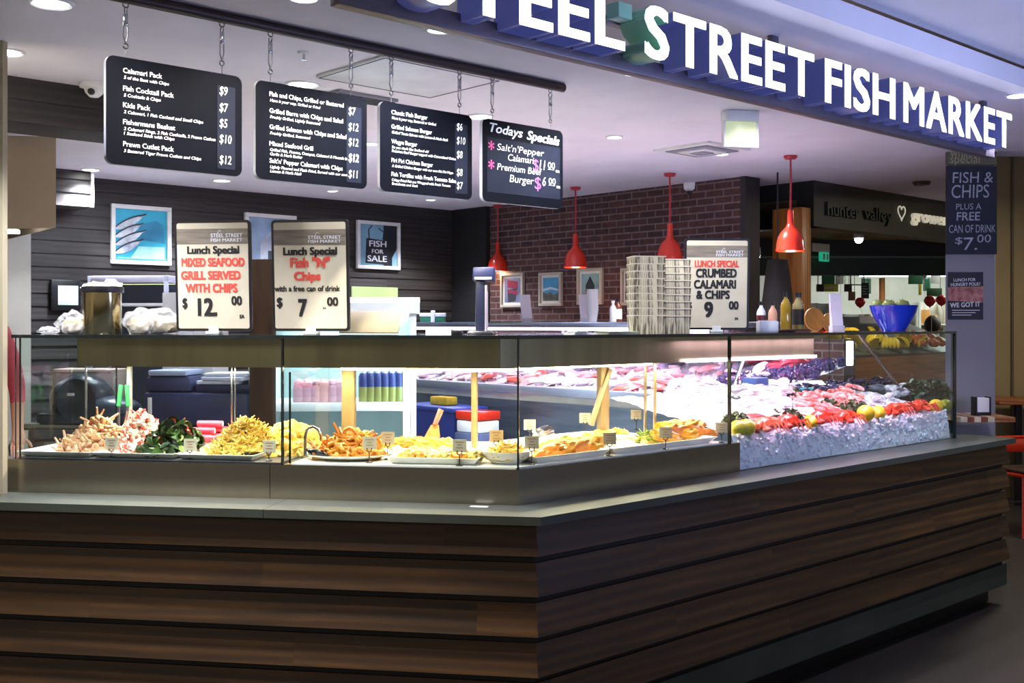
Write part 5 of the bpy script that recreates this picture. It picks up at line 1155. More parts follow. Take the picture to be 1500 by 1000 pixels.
# ------------------------------------------------------------------ people
def figure(name, label, loc, rz, height, pose, mats, zones):
    """one continuous skinned body; zones(co) -> material index"""
    s = height / 1.75
    J = dict(pel=(0, 0, .93), spine=(0, .01, 1.12), chest=(0, .01, 1.30), neck=(0, .0, 1.47), head=(0, -.02, 1.58), top=(0, -.015, 1.68),
             hl=(.10, 0, .90), kl=(.11, -.02, .50), al=(.11, .02, .09), fl=(.12, -.13, .03), hr=(-.10, 0, .90), kr=(-.11, -.02, .50), ar=(-.11, .02, .09), fr=(-.12, -.13, .03),
             sl=(.18, .01, 1.40), el=(.25, .03, 1.12), wl=(.24, -.12, .92), gl=(.24, -.18, .86), sr=(-.18, .01, 1.40), er=(-.25, .03, 1.12), wr=(-.24, -.12, .92), gr=(-.24, -.18, .86))
    J.update(pose)
    R = dict(pel=.145, spine=.125, chest=.14, neck=.058, head=.085, top=.075, hl=.09, kl=.06, al=.042, fl=.035, hr=.09, kr=.06, ar=.042, fr=.035, sl=.068, el=.045, wl=.030, gl=.035, sr=.068, er=.045, wr=.030, gr=.035)
    E = [('pel', 'spine'), ('spine', 'chest'), ('chest', 'neck'), ('neck', 'head'), ('head', 'top'), ('pel', 'hl'), ('hl', 'kl'), ('kl', 'al'), ('al', 'fl'), ('pel', 'hr'), ('hr', 'kr'), ('kr', 'ar'), ('ar', 'fr'),
         ('chest', 'sl'), ('sl', 'el'), ('el', 'wl'), ('wl', 'gl'), ('chest', 'sr'), ('sr', 'er'), ('er', 'wr'), ('wr', 'gr')]
    names = list(J); vs = [Vector(J[n]) * s for n in names]; rs = [R[n] * s for n in names]; es = [(names.index(a), names.index(b)) for a, b in E]
    for sd in ('l', 'r'):           # five fingers rooted in the palm
        w = Vector(J['w' + sd]); g_ = Vector(J['g' + sd]); d = (g_ - w).normalized(); side = d.cross(Vector((0, 0, 1))); side = side.normalized() if side.length > .1 else Vector((1, 0, 0))
        gi = names.index('g' + sd)
        for k in range(5):
            o = (k - 1.7) * .018; ln = (.045, .075, .08, .075, .06)[k] * .9; base = g_ + side * o + d * (.005 if k else -.03)
            i0 = len(vs); vs += [base * s + d * .02 * s, (base + d * (.02 + ln * .6) + side * (-.02 if k == 0 else 0)) * s, (base + d * (.02 + ln) + Vector((0, .012, -.012)) + side * (-.03 if k == 0 else 0)) * s]; rs += [.010 * s, .009 * s, .007 * s]
            es += [(gi, i0), (i0, i0 + 1), (i0 + 1, i0 + 2)]
    me = D.meshes.new('t'); me.from_pydata(vs, es, []); o = D.objects.new('t', me); COL.objects.link(o)
    sk = o.modifiers.new('s', 'SKIN'); sk.use_smooth_shade = True
    for i, r in enumerate(rs): me.skin_vertices[0].data[i].radius = (r, r)
    me.skin_vertices[0].data[0].use_root = True
    ss = o.modifiers.new('u', 'SUBSURF'); ss.levels = 2
    dg = bpy.context.evaluated_depsgraph_get(); em = D.meshes.new_from_object(o.evaluated_get(dg)); D.objects.remove(o)
    b = D.objects.new(name, em); COL.objects.link(b); b.location = loc; b.rotation_euler.z = rz
    em.materials.clear()
    for m in mats: em.materials.append(m)
    for p in em.polygons: p.material_index = zones(p.center / s); p.use_smooth = True
    tag(b, label, 'person')
    hd = Vector(J['head']) * s
    mb = MB(); vs2, fs2 = ico(3); vv = [(p.x * .098 * s + hd.x, p.y * .112 * s + hd.y + .02, p.z * .125 * s + hd.z + .035) for p in vs2]
    keep = [f for f in fs2 if sum(vs2[i].z * 1.0 + vs2[i].y * .9 for i in f) / 3 > .10]; mb.add(vv, keep); mb.build('hair', mat('dark_hair', '2a1d16', '1c130e', 30, .6), b)
    mb = MB()
    for sx in (-1, 1): mb.ball((hd.x + sx * .035 * s, hd.y - .078 * s, hd.z + .03 * s), .011 * s, 1)
    mb.build('eyes', M_white, b); mb = MB(); mb.ball((hd.x, hd.y - .092 * s, hd.z + .005 * s), (.013 * s, .02 * s, .022 * s), 2); mb.build('nose', mats[0], b)
    mb = MB(); mb.ball((hd.x, hd.y - .080 * s, hd.z - .035 * s), (.026 * s, .008 * s, .007 * s), 2); mb.build('mouth', mat('lips', 'a85a50'), b)
    for sx in (-1, 1): mb = MB(); mb.ball((hd.x + sx * .088 * s, hd.y + .01, hd.z + .015 * s), (.012 * s, .02 * s, .03 * s), 2); mb.build('ear', mats[0], b)
    return b
M_skin = mat('skin', 'c99678', 'b98468', 6, .5); M_pinkshirt = mat('coral_shirt', 'c5545c', 'ad454e', 6, .7); M_apron = mat('pale_apron', 'd9d8d2', 'c8c7c0', 6, .7); M_jeans = mat('dark_trousers', '26262e', '1c1c22', 6, .7); M_shoe = mat('black_shoe', '141416', None, 6, .4)
def z_staff(c):
    if c.z < .09: return 4
    if c.z > 1.46: return 0
    if abs(c.x) > .205 and c.z < 1.05 or c.y < -.13 and c.z < 1.0 and c.z > .7 and abs(c.x) > .2: return 0
    if c.y < -.02 and abs(c.x) < .13 and c.z < 1.2 and c.z > .55: return 2
    return 1 if c.z > .95 else 3
p = pd(-52, 500, 5.75); figure('person', 'person in a coral red shirt at the far left edge, mostly outside the picture', Vector((p.x, p.y, 0)), .5, 1.80, {}, [M_skin, M_pinkshirt, M_apron, M_jeans, M_shoe], z_staff)

# ------------------------------------------------------------------ behind the counter
yb = 2.55
xa, xb_ = q2(pq(30, 600, yb))[0], q2(pq(350, 600, yb))[0]
bench = thing('rear_bench', 'steel work bench along the back behind the cold salads', 'bench', Q(xa, yb, 0), RL)
L0 = xb_ - xa
mb = MB(); mb.rbox(0, L0, 0, .75, .84, .88, .004); mb.build('worktop', M_steel, bench); mb = MB(); mb.rbox(.05, L0 - .05, .06, .72, .22, .25, .004); mb.build('under_shelf', M_steel, bench)
for x in (.04, L0 - .04):
    for y in (.05, .70): MB().tube([(x, y, 0), (x, y, .84)], .018, 8).build('leg', M_chrome, bench)
ZBN = .881
def onB(px, y): return onL_(px, y)
def onL_(px, y, z=ZBN): p = pq(px, 560, y); return Vector((p.x, p.y, z))
def wpx(a, b, y): return q2(pq(b, 560, y))[0] - q2(pq(a, 560, y))[0]
# beige machine with lettering, dark slicer, navy machine, papers
w = wpx(76, 166, 2.80); t = thing('beige_machine', 'beige boxy machine with dark lettering behind the left salad case', 'machine', onL_(76, 2.80), RL)
mb = MB(); mb.rbox(0, w, 0, .19, 0, .33, .012); mb.build('housing', mat('beige_housing', 'b9a79c', 'ab998e', 4, .5), t); mb = MB(); mb.text('Weissenber', w * .16, .20, .045, -.002, width=w * .78); mb.build('lettering', M_ink, t, smooth=0)
mb = MB(); mb.rbox(w * .04, w * .96, -.004, 0, .305, .315, .001); mb.build('trim_line', M_chrome, t)
t = thing('meat_slicer', 'dark rounded meat slicer in front of the beige machine', 'slicer', onL_(135, 2.67), RL); ks = wpx(65, 205, 2.67) / .56
M_slc = mat('dark_enamel', '2b3038', '20242b', 4, .25)
MB(Mat((0, 0, 0), 0, 0, 0, ks)).rbox(-.26, .26, -.12, .14, 0, .06, .02).build('base', M_slc, t)
mb = MB(Mat((0, 0, 0), 0, 0, 0, ks)); mb.ball((-.06, 0, .13), (.18, .12, .14), 3, .06, 2); mb.build('motor_cover', M_slc, t); mb = MB(Mat((0, 0, 0), 0, 0, 0, ks)); mb.ball((.13, -.02, .08), (.16, .12, .07), 3); mb.build('carriage', mat('slate_blue_metal', '3e4652', '343b46', 4, .3, .3), t)
MB(Mat((-.02, -.125 * ks, .13 * ks), 0, PI / 2, 0, ks)).lathe([(0, 0), (.11, 0), (.115, .006), (.10, .012), (0, .016)], 32).build('blade_guard', mat('dull_blade', '59616c', '4d5560', 4, .3, .8), t)
mb = MB(Mat((0, 0, 0), 0, 0, 0, ks)); mb.rbox(-.06, -.02, -.15, -.135, .155, .170, .004); mb.build('name_plate', M_white, t)
t = thing('packing_machine', 'navy wrapping machine loaded with white paper behind the noodle salad', 'machine', onL_(285, 2.57), RL); w = wpx(205, 358, 2.57)
mb = MB(); mb.rbox(-w / 2, w / 2, 0, .30, 0, .20, .02); mb.rbox(-w / 2, -w * .05, .02, .29, .20, .30, .03); mb.rbox(-.02, w / 2, .05, .29, .20, .25, .01); mb.build('body', mat('navy_machine', '3a4164', '2d3352', 4, .35), t)
mb = MB(); mb.rbox(-w * .47, -w * .1, .02, .28, .301, .335, .012); mb.build('lid', mat('pale_lid', 'a7b2cf', '98a3c0', 4, .3), t)
mb = MB(); mb.rbox(-w * .45, -w * .41, -.004, 0, .06, .17, .002); mb.build('label', M_white, t)
for k, (dx, a, lab) in enumerate(((.02, .08, 'lowest white paper sheaf on the navy wrapping machine'), (.05, -.06, 'middle white paper sheaf on the navy wrapping machine'), (.07, .12, 'top white paper sheaf on the navy wrapping machine'))):
    mb = MB(); mb.rbox(0, w * .40, 0, .26, 0, .022, .006); tag(mb.build('paper_sheaf', mat('blue_white_paper', 'd3d8ea', 'c4cae0', 6, .6), None, 35, None, Q(*q2(onL_(285, 2.6)), ZBN + .251 + .023 * k) + LX * (dx - .01), RL + a), lab, 'paper')
# glass display cabinet and upright appliances
t = thing('display_cabinet', 'white framed glass cabinet with shelves behind the steel canister', 'cabinet', onL_(128, 3.01), RL); w = wpx(128, 245, 3.0); H_ = 1.815 - ZBN
mb = MB()
for x in (0, w - .025):
    for y in (0, .26): mb.rbox(x, x + .025, y, y + .025, 0, H_, .003)
mb.build('frame', mat('pale_blue_frame', 'b4b9c9', 'a5aabb', 4, .4), t); mb = MB(); mb.rbox(0, w, 0, .285, H_ - .045, H_, .004); mb.build('top_rail', mat('lilac_rail', 'c5c3d6', 'b6b4c8', 4, .4), t)
for k in range(4): mb = MB(); mb.rbox(.026, w - .026, .03, .25, H_ - .20 - .10 * k, H_ - .18 - .10 * k, .003); mb.build('shelf', M_white, t)
mb = MB(); mb.box(.026, w - .026, .268, .275, 0, H_ - .05); mb.build('back_panel', mat('slate_back', '5f6c80', '525e70', 4, .4), t)
t = thing('wall_screen', 'black framed bright screen on the timber wall left of the cabinet', 'screen', pv(75, 455, VB - .05), RU); a, b = pv(75, 455, VB - .05), pv(108, 410, VB - .05)
w = (b - a).xy.length + .05; h = b.z - a.z; mb = MB(); mb.rbox(0, w, 0, .03, 0, h, .006); mb.build('black_frame', M_black, t); mb = MB(); mb.rbox(.045, w - .02, -.003, .001, .04, h - .04, .001); mb.build('display', mat('pale_display', 'c4d4d0', '9fb8a8', 6, .3, emit=.35), t)
for px0, px1, z1, lab in ((238, 264, 1.70, 'white tapered appliance cover right of the steel canister'), (284, 312, 1.62, 'low white box left of the mixed seafood grill sign')):
    w = wpx(px0, px1, 2.9); t = thing('white_appliance', lab, 'appliance', onL_(px0, 2.9), RL); mb = MB(); mb.prism([(0, 0), (w, 0), (w * .96, .25), (w * .04, .25)], 0, z1 - ZBN); mb.build('housing', M_white, t); mb = MB(); mb.rbox(w * .1, w * .9, -.006, 0, .1, .2, .003); mb.build('panel', M_frame, t)
# green splash panels on the back wall
for k, (a_, b_) in enumerate(((176, 262), (268, 330), (516, 583))):
    a, b = pv(a_, 458, VB - .03), pv(b_, 413 if k < 2 else 421, VB - .03)
    mb = MB(); mb.rbox(0, (b - a).xy.length, 0, .02, -.25, b.z - a.z, .004); struct(mb, 'window_%d' % (k + 1), mat('green_pane', 'a3b47c', '93a56c', 2, .25), a, RU)
# dark tall cupboard and grey upright right of the bench
w = wpx(363, 381, 2.7); mb = MB(); mb.rbox(0, w, 0, .5, 0, 1.42, .006); tag(mb.build('grey_upright', mat('pale_green_grey', '9aa49a', '8a948a', 4, .5), None, 35, None, onL_(363, 2.7, 0), RL), 'tall pale grey panel standing left of the drinks fridge', 'panel')
# open drinks fridge
yf = 2.55; xf0, xf1 = q2(pq(386, 560, yf))[0], q2(pq(609, 560, yf))[0]; w = xf1 - xf0
FL_ = pd(386, 560, 6.25); FL_.z = 0; FRZ = math.radians(5); w = pd(609, 560, 6.25).x - FL_.x
def FQ(px, y, z): x = pd(px, 560, 6.25).x - FL_.x; return FL_ + Vector((x * math.cos(FRZ) - y * math.sin(FRZ), x * math.sin(FRZ) + y * math.cos(FRZ), z))
fr_ = thing('drinks_fridge', 'white open fronted drinks fridge with rows of dark capped bottles', 'fridge', FL_, FRZ)
M_fw = mat('fridge_white', 'dfe8e8', 'd0dada', 4, .35); M_fin = mat('fridge_inside', '9fb6b8', '8fa6a8', 4, .45)
mb = MB(); mb.rbox(0, w, .55, .60, 0, 1.64, .004); mb.build('back', M_fin, fr_)
for x in (0, w - .03): mb = MB(); mb.rbox(x, x + .03, 0, .55, 0, 1.42, .004); mb.build('side', M_fw, fr_)
mb = MB(); pts = [(0, 0), (0, .02)]
prof = [(-.02, 1.56), (.60, 1.56), (.60, 1.66), (.10, 1.655), (.02, 1.645), (-.02, 1.62)]
n = len(prof); mb.add([(0, y, z) for y, z in prof] + [(w + .02, y, z) for y, z in prof], [tuple(range(n)), tuple(range(2 * n - 1, n - 1, -1))] + [(i, n + i, n + (i + 1) % n, (i + 1) % n) for i in range(n)]); mb.build('hood', M_fw, fr_)
mb = MB(); mb.rbox(w - .04, w, 0, .06, 1.42, 1.56, .004); mb.rbox(0, .04, 0, .06, 1.42, 1.56, .004); mb.build('hood_post', M_fw, fr_)
for z in (1.04, .62): mb = MB(); mb.rbox(.03, w - .03, .04, .55, z - .02, z, .004); mb.rbox(.03, w - .03, .02, .04, z - .045, z + .005, .004); mb.build('shelf', M_fw, fr_)
mb = MB(); mb.rbox(.03, w - .03, .06, .55, 0, .60, .004); mb.build('lower_panel', mat('sea_green_panel', 'a5b9b4', '95a9a4', 4, .5), fr_)
M_ft = mat('fridge_tube', 'f2ffff', None, 4, .4, emit=7, ecol='e4f6ff')
mb = MB(); mb.tube([(w - .055, -.012, .60), (w - .055, -.012, 1.40)], .020, 10); mb.build('light_tube', M_ft, fr_)
mb = MB(); mb.tube([(.05, .5, 1.545), (w - .05, .5, 1.545)], .014, 8); mb.build('light_tube', M_ft, fr_)
lamp('fridge_lamp', 'AREA', FQ(498, .25, 1.54), 4, (.85, .97, 1), w * .8, (0, 0, FRZ), .3)
cap = mat('navy_cap', '2b3a78', '22306a', 5, .4); juice = mat('olive_juice', '8a9052', '757c40', 5, .25); pale = mat('pale_bottle', 'e6eef0', None, 5, .3)
fb = None
for j in range(3):
    for k in range(6):
        if fb is None:
            fb = D.objects.new('fridge_bottle', None); COL.objects.link(fb); MB().lathe([(0, 0), (.028, 0), (.029, .004), (.029, .09), (0, .09)], 16).build('juice_body', juice, fb)
            MB().lathe([(.0292, .09), (.0292, .15), (.020, .17), (0, .17)], 16).build('navy_sleeve', cap, fb); MB().lathe([(.014, .168), (.015, .19), (0, .19)], 12).build('cap', pale, fb); o = fb
        else: o = dup(fb)
        o.location = FQ(530 + 10.8 * k, .10 + .09 * j, 1.041); o.rotation_euler.z = 0
        tag(o, 'dark navy sleeved bottle of olive juice on the upper fridge shelf', 'bottle', 'bottles on the fridge shelf')
for k in range(6):
    mb = MB(); mb.rbox(-.032, .032, -.06, .06, 0, .10 + .02 * (k % 2), .010); crumple(mb, (0, 0, .08), (.032, .055, .03), 70 + k, 2, .3)
    tag(mb.build('meat_pack', mat('pink_pack', 'd9a9b8', 'c48ea2', 14, .25), None, 40, None, FQ(434 + 12.5 * k, .14, 1.041), FRZ), 'pale pink film wrapped pack on the left half of the fridge shelf', 'food pack', 'pink packs in the fridge')
mb = MB(); mb.rbox(-.12, .12, -.05, .05, 0, .008, .002, M=Mat((0, 0, 0), 0, math.radians(60))); tag(mb.build('cardboard_sheet', mat('kraft_card', 'a4936c', '94835c', 6, .6), None, 35, None, qsign(543, 485, .50) + Vector((0, 0, .045)), RL), 'beige cardboard sheet leaning just right of the Fish N Chips sign', 'card')
# brown timber post behind the first two signs
for px, wd, lab in ((385, .055, 'rough brown timber post between the two lunch signs'),):
    p = pq(px, 440, 1.2); mb = MB(); mb.rbox(-wd, wd, -.03, .03, 0, 1.80, .006); tag(mb.build('timber_post', mat('rough_brown', '2a1c10', '1a1009', 6, .9, spec=.1, stretch=(2, 2, .4), bump=.3), None, 35, None, Vector((p.x, p.y, 0)), RL), lab, 'post')
# clutter under the back counter: blue bin, sponge, tub
def onF(px, u): p = pu(px, 600, u); return Vector((p.x, p.y, 0))
p = onF(650, 2.16); t = thing('blue_bin', 'dark blue plastic bin standing against the back counter', 'bin', p, RB); mb = MB(); a_, b_, c_ = .26, .13, .92
mb.add([(-a_, -b_, 0), (a_, -b_, 0), (a_, b_, 0), (-a_, b_, 0), (-a_ * 1.1, -b_ * 1.1, c_), (a_ * 1.1, -b_ * 1.1, c_), (a_ * 1.1, b_ * 1.05, c_), (-a_ * 1.1, b_ * 1.05, c_)], [(3, 2, 1, 0), (4, 5, 6, 7), (0, 1, 5, 4), (1, 2, 6, 5), (2, 3, 7, 6), (3, 0, 4, 7)]); mb.build('body', mat('navy_bin', '2b3a86', '22306f', 4, .45), t)
mb = MB(); mb.rbox(-a_ * 1.16, a_ * 1.16, -b_ * 1.18, b_ * 1.08, c_, c_ + .03, .01); mb.build('rim', mat('navy_bin_rim', '3346a0', None, 4, .4), t)
mb = MB(); mb.rbox(-.09, .09, -.05, .05, 0, .055, .010); tag(mb.build('sponge', mat('yellow_sponge', 'd4b02c', 'c09c20', 40, .8), None, 35, None, p + Vector((0, 0, c_ + .031)), RB), 'yellow sponge on the rim of the blue bin', 'sponge')
t = thing('white_tub', 'white tub with a red lid on a low crate beside the blue bin', 'tub', onF(700, 2.1), RB)
mb = MB(); mb.rbox(-.12, .12, -.10, .10, 0, .80, .01); mb.build('crate', mat('grey_blue_crate', '5a6488', '4c567a', 4, .5), t); mb = MB(); mb.rbox(-.11, .11, -.09, .09, .801, .88, .012); mb.build('tub', M_white, t); mb = MB(); mb.rbox(-.115, .115, -.095, .095, .881, .94, .01); mb.build('lid', M_red, t)
# beige extraction hood at the far left
hp = pd(82, 300, 5.3); t = thing('extraction_hood', 'large beige steel extraction hood at the far left below the timber bulkhead', 'hood', Vector((hp.x, hp.y, 0)), .12)
zt, zb0, zb1 = 1.5 + (HOR - 200) / F * 5.3, 1.5 + (HOR - 333) / F * 5.3, 1.5 + (HOR - 352) / F * 5.3
mb = MB(); v = [(-1.3, 0, zb1), (0, 0, zb0), (0, 0, zt), (-1.3, 0, zt)]; v += [(x - .48, .8, z) for x, y, z in v]
mb.add(v, [(0, 1, 2, 3), (7, 6, 5, 4), (1, 5, 6, 2), (4, 0, 3, 7), (3, 2, 6, 7)]); mb.build('shell', M_beige, t)
mb = MB(); mb.add([(-1.29, .01, zb1 + .03), (-.01, .01, zb0 + .03), (-.49, .79, zb0 + .03), (-1.77, .79, zb1 + .03)], [(3, 2, 1, 0), ]); mb.build('filter_face', M_steel, t)
mb = MB(); mb.rbox(-.32, -.22, .12, .17, zb0 - .02, zb0, .004); mb.build('light', M_lamp, t)
# things seen in the room at the far left
p = pd(16, 430, 7.6); t = thing('oven_terminal', 'brown boxed terminal with a violet screen at the far left', 'screen', Vector((p.x, p.y, 0)), .2)
mb = MB(); mb.rbox(-.19, .13, 0, .2, .0, 1.84, .008); mb.build('brown_case', mat('brown_case', '6b3f2a', '57321f', 4, .5), t); mb = MB(); mb.rbox(-.14, .04, -.006, .002, 1.575, 1.72, .002); mb.build('screen', mat('violet_screen', '5a46e0', '6a4ad8', 4, .3, emit=.8), t)
mb = MB(); mb.rbox(-.12, .03, -.006, .002, 1.40, 1.53, .002); mb.build('notice', M_white, t); mb = MB(); mb.rbox(.131, .20, .01, .12, 1.55, 1.84, .006); mb.build('black_side', M_black, t)
mb = MB(); mb.rbox(-.14, .12, 0, .1, 0, .12, .01); tag(mb.build('white_notice', M_white, None, 35, None, Vector((p.x + .08, p.y, 1.842)), .2), 'white box on top of the brown terminal', 'box')
lamp('back_room_lamp', 'POINT', (-4.2, 8.0, 2.2), 14, (1, .97, .85), .2)

# ------------------------------------------------------------------ produce shop and supermarket beyond
pF = pz(1192, 264, ZC); uF, vF = uv(pF); zF = 1.5 + (HOR - 331) / F * pF.y
M_fascia = mat('dark_fascia', '34322b', '2b2a24', 3, .6)
struct(MB().box(0, 4.2, 0, .14, zF, ZC), 'wall_shop_fascia', M_fascia, P(uF, vF), RU)
struct(MB().box(-4.5, -.001, 0, .14, zF, ZC), 'wall_shop_fascia_side', mat('black_fascia', '15171a', '101214', 3, .6), P(uF, vF), RB)
t = thing('shop_lettering', 'dark and pale raised lettering with heart outline on the produce shop fascia', 'sign', P(uF, vF), RU)
def fu(px): return uv(pv(px, 310, vF))[0] - uF
def fz(px, py): return pv(px, py, vF).z
mb = MB(); mb.text('hunter', fu(1209), fz(1209, 312) - .015, .105, -.012, width=fu(1256) - fu(1209), ext=.01); mb.build('dark_word', mat('dark_green_letters', '22352a', '1b2b22', 5, .5), t, smooth=0)
mb = MB(); mb.text('valley', fu(1263), fz(1263, 318) - .015, .105, -.012, width=fu(1303) - fu(1263), ext=.01); mb.build('dark_word', mat('dark_green_letters', '22352a', '1b2b22', 5, .5), t, smooth=0)
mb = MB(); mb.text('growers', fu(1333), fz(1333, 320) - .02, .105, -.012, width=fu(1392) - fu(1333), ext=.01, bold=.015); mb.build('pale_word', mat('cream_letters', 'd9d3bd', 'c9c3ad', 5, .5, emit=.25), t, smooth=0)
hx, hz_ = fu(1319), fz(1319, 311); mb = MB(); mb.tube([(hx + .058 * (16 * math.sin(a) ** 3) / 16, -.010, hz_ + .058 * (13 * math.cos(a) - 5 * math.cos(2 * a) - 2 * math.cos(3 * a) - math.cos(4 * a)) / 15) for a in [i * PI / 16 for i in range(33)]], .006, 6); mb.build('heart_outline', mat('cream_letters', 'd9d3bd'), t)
M_soff = wood('soffit_boards', '8a7550', '6b5838', 'a8926a', 0.2, ax=(.8, 5, 5))
struct(MB().box(0.0, 4.2, .14, 1.9, zF + .14, zF + .2), 'ceiling_produce', M_soff, P(uF, vF), RU)
va = pu(1131, 400, uF - .12); va = uv(va)[1]
tag(MB().rbox(-.12, 0, .02, va - vF, 0, zF + .13, .006).build('timber_column', M_orangewood, None, 35, None, P(uF, vF), RU), 'orange pine column at the corner of the produce shop', 'column')
DG = 10.9; xg0, xg1 = pd(1094, 390, DG).x, pd(1404, 390, DG).x
def gz(py): return pd(1290, py, DG).z
struct(MB().box(0, xg1 - xg0, 0, .12, gz(377), gz(340)), 'wall_produce_band', mat('charcoal_band', '1e1f1d', '191a18', 3, .6), Vector((xg0, DG, 0)))
struct(MB().box(0, xg1 - xg0, -.02, .12, gz(403), gz(377)), 'trim_3', mat('bottle_green_band', '0d2f1f', '0a2618', 3, .5), Vector((xg0, DG, 0)))
struct(MB().box(0, xg1 - xg0, -.03, -.02, gz(378), gz(375)), 'trim_4', mat('grey_green_strip', '5b6b62', None, 3, .4), Vector((xg0, DG, 0)))
for px, py, lab in ((1258, 350, 'bright round spotlight under the produce shop soffit'), (1107, 376, 'small round spotlight left of the nearest red pendant')):
    p = pv(px, py, vF + .8 if px > 1200 else vF + 1.2); t = thing('track_spotlight', lab, 'ceiling light', p, 0, 'produce shop spotlights')
    MB().lathe([(.03, .0), (.045, .01), (.040, .08), (0, .085)], 20).build('can', M_white, t); MB().ball((0, 0, -.004), .036, 2).build('lens', M_lamp, t)
    zc = zF + .14 if px > 1200 else zF + .14
    MB().tube([(0, 0, .08), (0, 0, max(.1, zc - p.z))], .006, 6).build('stem', M_dark, t)
    lamp('spotlight_lamp', 'SPOT', (p.x, p.y, p.z - .06), 22, (1, .9, .7), .03, (0, 0, 0), None, math.radians(140), .9)
    lamp('spotlight_glow', 'POINT', (p.x, p.y, p.z + .05), 2.5, (1, .9, .7), .04)
p = pv(1209, 376, vF + 1.6); t = thing('exit_sign', 'tiny green and white hanging exit sign under the produce soffit', 'exit sign', p, RU)
mb = MB(); mb.rbox(-.075, .075, 0, .03, -.045, .045, .004); mb.build('green_face', mat('exit_green', '1f9a78', '178a6a', 4, .4, emit=.5), t); mb = MB(); mb.rbox(-.045, -.01, -.004, 0, -.03, .03, .001); mb.rbox(.02, .05, -.004, 0, -.03, .03, .001); mb.build('white_marks', M_white, t); mb = MB(); mb.rbox(-.2, .2, .01, .03, .046, .13, .003); mb.build('mount', M_frame, t)
# dark tapered hood seen behind the bottles
p = pv(1139, 440, vF - .06); t = thing('dark_shade', 'dark tapered lamp shade hanging behind the oil bottles in front of the orange timber column', 'shade', Vector((p.x, p.y, 0)), 0)
MB().lathe([(.118, 1.47), (.122, 1.46), (.125, 1.47), (.080, 1.84), (.065, 1.93), (0, 1.94)], 24).build('cover', mat('black_fabric', '1d1b1a', '141312', 8, .85), t); MB().tube([(0, 0, 1.93), (0, 0, ZC)], .006, 6).build('stem', M_dark, t)
# produce stand with fruit
vS = vF + .75
def su(px): return uv(pv(px, 480, vS))[0]
s0, s1 = su(1236), su(1392) + .5
st_ = thing('produce_stand', 'tiered timber produce stand behind the glass at right', 'stand', P(s0, vS), RU); w = s1 - s0
def stand_z(y): return 1.25 + .40 * y
mb = MB(); mb.rbox(0, w, 0, .06, .0, 1.22, .006); mb.rbox(0, w, .06, .84, 0, 1.1, .006); mb.build('front_board', mat('crate_orange', '9a5a24', '7c4518', 6, .6, stretch=(.5, 1, 6)), st_)
mb = MB(); n_ = 6
mb.add([(0, 0, 1.225), (w, 0, 1.225), (w, .85, stand_z(.85) - .02), (0, .85, stand_z(.85) - .02), (0, 0, 1.20), (w, 0, 1.20), (w, .85, 1.1), (0, .85, 1.1)], [(0, 1, 2, 3), (7, 6, 5, 4), (0, 4, 5, 1), (2, 6, 7, 3), (1, 5, 6, 2), (3, 7, 4, 0)]); mb.build('sloping_tray', mat('dark_tray', '3b3a38', None, 4, .5), st_)
mb = MB(); mb.rbox(0, w, -.02, 0, .75, .95, .004); mb.build('lower_ledge', mat('grey_teal_ledge', '5a6a6e', '4e5d61', 4, .5), st_)
random.seed(51)
def fruit(name, label, grp, m, n, pxa, pxb, ya, yb2, r):
    pr = None
    for k in range(n):
        y = rnd(ya, yb2); x = rnd(su(pxa), su(pxb)) - s0
        if pr is None: mb = MB(); mb.ball((0, 0, r * .9), (r, r, r * .9), 2); mb.lathe([(0, r * 1.76), (.004, r * 1.85), (0, r * 2.0)], 6); pr = mb.build(name, m); o = pr
        else: o = pr.copy(); COL.objects.link(o)
        o.location = P(s0, vS) + U * x + V * y + Vector((0, 0, stand_z(y) + .004 + rnd(0, .03))); o.rotation_euler = (0, 0, rnd(0, 6)); tag(o, label, name.replace('_', ' '), grp)
fruit('tomato', 'red tomato on the produce stand left of the blue bowl', 'tomatoes on the stand', mat('tomato_red', 'd63a1e', 'c02e16', 5, .25), 60, 1258, 1292, .42, .84, .035)
fruit('pear', 'yellow green pear on the produce stand behind the white leaflet stand', 'pears on the stand', mat('pear_green', 'b4b04a', '9d9a3a', 5, .4), 40, 1238, 1258, .42, .84, .035)
fruit('orange', 'orange fruit low on the right of the produce stand', 'oranges on the stand', mat('orange_peel', 'e07a3a', 'd06a2c', 40, .45), 26, 1350, 1392, .02, .22, .040)
M_ban = mat('banana_yellow', 'd9b62c', 'c8a320', 9, .45)
def banana_hand(p, rz, label, grp):
    t = thing('banana_bunch', label, 'bananas', p, rz, grp)
    for k in range(5):
        a = (k - 2) * .22; pts = [(.10 * math.cos(q) * math.cos(a) - .1, .10 * math.cos(q) * math.sin(a) * 1.6, .10 * math.sin(q)) for q in [i * .24 for i in range(6)]]
        MB().tube(pts, [.010, .019, .021, .020, .016, .006], 7).build('banana', M_ban, t)
    return t
bh = None
for k, (px, y) in enumerate(((1258, .05), (1270, .14), (1284, .06), (1297, .16), (1312, .05), (1322, .18), (1334, .06), (1346, .16), (1356, .06), (1368, .17), (1290, .28), (1326, .30), (1262, .27))):
    p = P(su(px), vS + y, stand_z(y) + .006); lab = 'yellow banana bunch on the front of the produce stand seen through the glass'
    if bh is None: bh = banana_hand(p, k, lab, 'bananas on the stand')
    else: dup(bh, p, k * 1.1, lab)
for px, lab in ((1355, 'white punnet tray on the produce stand right of the blue bowl'), (1375, 'white punnet tray touching the lilac pillar edge')):
    mb = MB(); mb.rbox(-.09, .09, -.09, .09, 0, .07, .01); 
    for k in range(8): mb.ball((rnd(-.06, .06), rnd(-.06, .06), .075), .02, 1, 0, 3, 0, 1)
    y = .55; tag(mb.build('punnet', [M_white, mat('pale_mushroom', 'ddd2c0', None, 8, .6)], None, 35, None, P(su(px), vS + y, stand_z(y) + .03), RU), lab, 'punnet')
